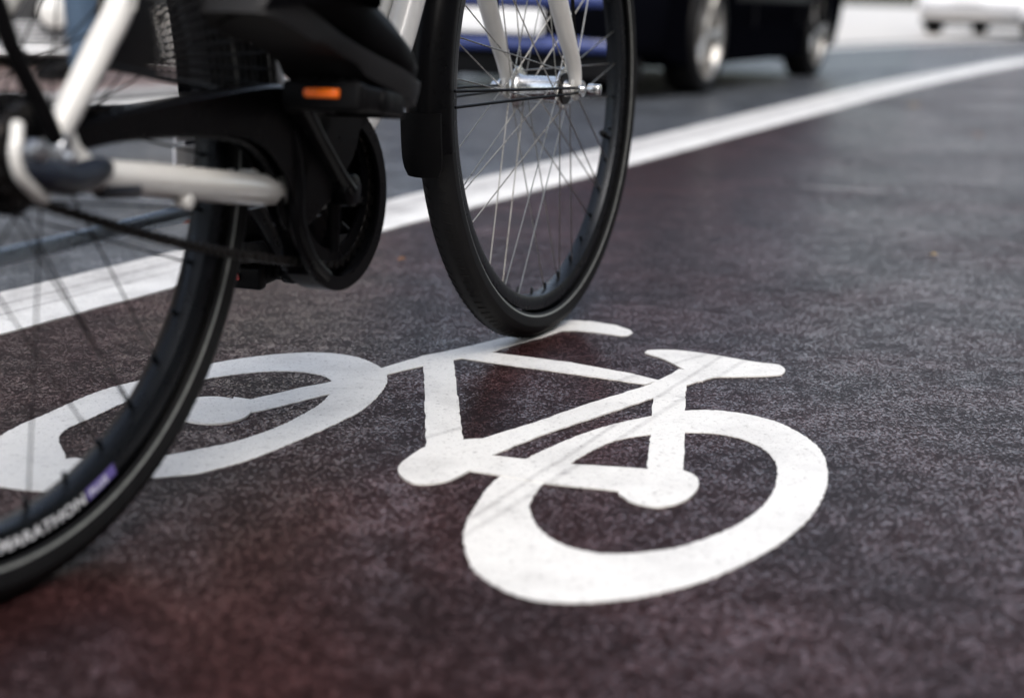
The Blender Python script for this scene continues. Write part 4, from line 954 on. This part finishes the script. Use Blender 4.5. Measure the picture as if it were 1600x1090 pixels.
bm = BM(); bmesh.ops.create_uvsphere(bm, u_segments=20, v_segments=14, radius=1)
for v in bm.verts: v.co = Vector((v.co.x * .093, .005 + v.co.y * .10, 1.715 + v.co.z * (.082 if v.co.z > 0 else .11)))
bmesh.ops.delete(bm, geom=[v for v in bm.verts if v.co.y > .05 and v.co.z < 1.735], context='VERTS'); bmesh.ops.solidify(bm, geom=list(bm.faces), thickness=.012)
obj('hair', bm, M_hair, ped)

# ================================================================ houses along the far side
M_wall1 = mat('cream_render', (.50, .45, .36), .8, var=.12, vscale=.6); M_wall2 = mat('pale_stone', (.44, .43, .41), .75, var=.15, vscale=.8); M_wall3 = mat('ochre_render', (.34, .24, .15), .8, var=.12, vscale=.7)
M_base = mat('grey_plinth', (.12, .12, .12), .7, var=.3, vscale=2); M_roof = mat('roof_tiles', (.10, .045, .035), .7, var=.3, vscale=3); M_wfr = mat('window_frame_white', (.7, .7, .68), .5)
def house(a, l, W, D, H, m, label, floors=4, flip=False):
    b = empty('town_house', street(a, l, .0), (0, 0, math.pi / 2 - TH + (math.pi if flip else 0)))
    tag(b, label, 'house')
    # local: x along the street (positive further away), facade at y=0 facing the street (-y)
    bm = BM(); box(bm, (W / 2, D / 2, H / 2 + .25), (W, D, H - .5)); obj('wall', bm, m, b, smooth=False)
    bm = BM(); box(bm, (W / 2, D / 2 - .04, .25), (W + .04, D + .04, .5)); obj('plinth', bm, M_base, b, smooth=False)
    bm = BM(); prism(bm, [(-.4, H), (D + .4, H), (D / 2, H + 3)], 0, W, 'x'); obj('roof', bm, M_roof, b, smooth=False)
    bm = BM(); box(bm, (W / 2, -.12, H - .12), (W, .3, .22)); box(bm, (W / 2, -.08, H / floors + .05), (W, .2, .14)); obj('cornice', bm, M_wall2, b, smooth=False)
    n = max(2, int(W // 2.6)); fh = H / floors
    for f in range(floors):
        for k in range(n):
            x = (k + .5) * W / n; z = f * fh + fh * .55 + .1
            if f == 0 and k == n // 2:
                bm = BM(); box(bm, (x, -.03, 1.25 + .5), (1.2, .1, 2.5), bevel=.02); d = obj('door', bm, mat('door_wood', (.05, .03, .02), .5, var=.2), b)
                bm = BM(); cyl(bm, (x + .45, -.14, 1.5), (x + .45, -.14, 1.7), .02, 8); obj('handle', bm, M_alu, d); continue
            bm = BM(); box(bm, (x - .6, -.02, z), (.1, .14, 1.7)); box(bm, (x + .6, -.02, z), (.1, .14, 1.7)); box(bm, (x, -.02, z + .82), (1.1, .14, .1)); box(bm, (x, -.02, z - .82), (1.1, .14, .1)); box(bm, (x, -.02, z), (.06, .12, 1.54)); box(bm, (x, -.10, z - .92), (1.5, .22, .08))
            wn = obj('window', bm, M_wfr, b, smooth=False)
            bm = BM(); box(bm, (x, .0, z), (1.1, .03, 1.54)); obj('pane', bm, M_glass, wn, smooth=False)
house(-6, -17, 13, 9, 13, M_wall3, 'ochre town house at the left end of the row across the street')
house(8, -17.5, 15, 9, 12, M_wall2, 'grey stone town house between the ochre one and the cream one')
house(24, -21, 15, 9, 11, M_wall1, 'cream town house at the far end of the row across the street')
house(30, 10.5, 17, 9, 12, M_wall3, 'ochre town house added out of view on the near side to darken reflections, farthest of its row', flip=True)  # near-side row: out of view, put in for dark reflections and less ambient light
house(12, 10.5, 17, 9, 12, M_wall2, 'grey stone town house added out of view beside the camera to darken reflections', flip=True)
house(-6, 10.5, 17, 9, 11, M_wall1, 'cream town house added out of view behind the camera to darken reflections', flip=True)
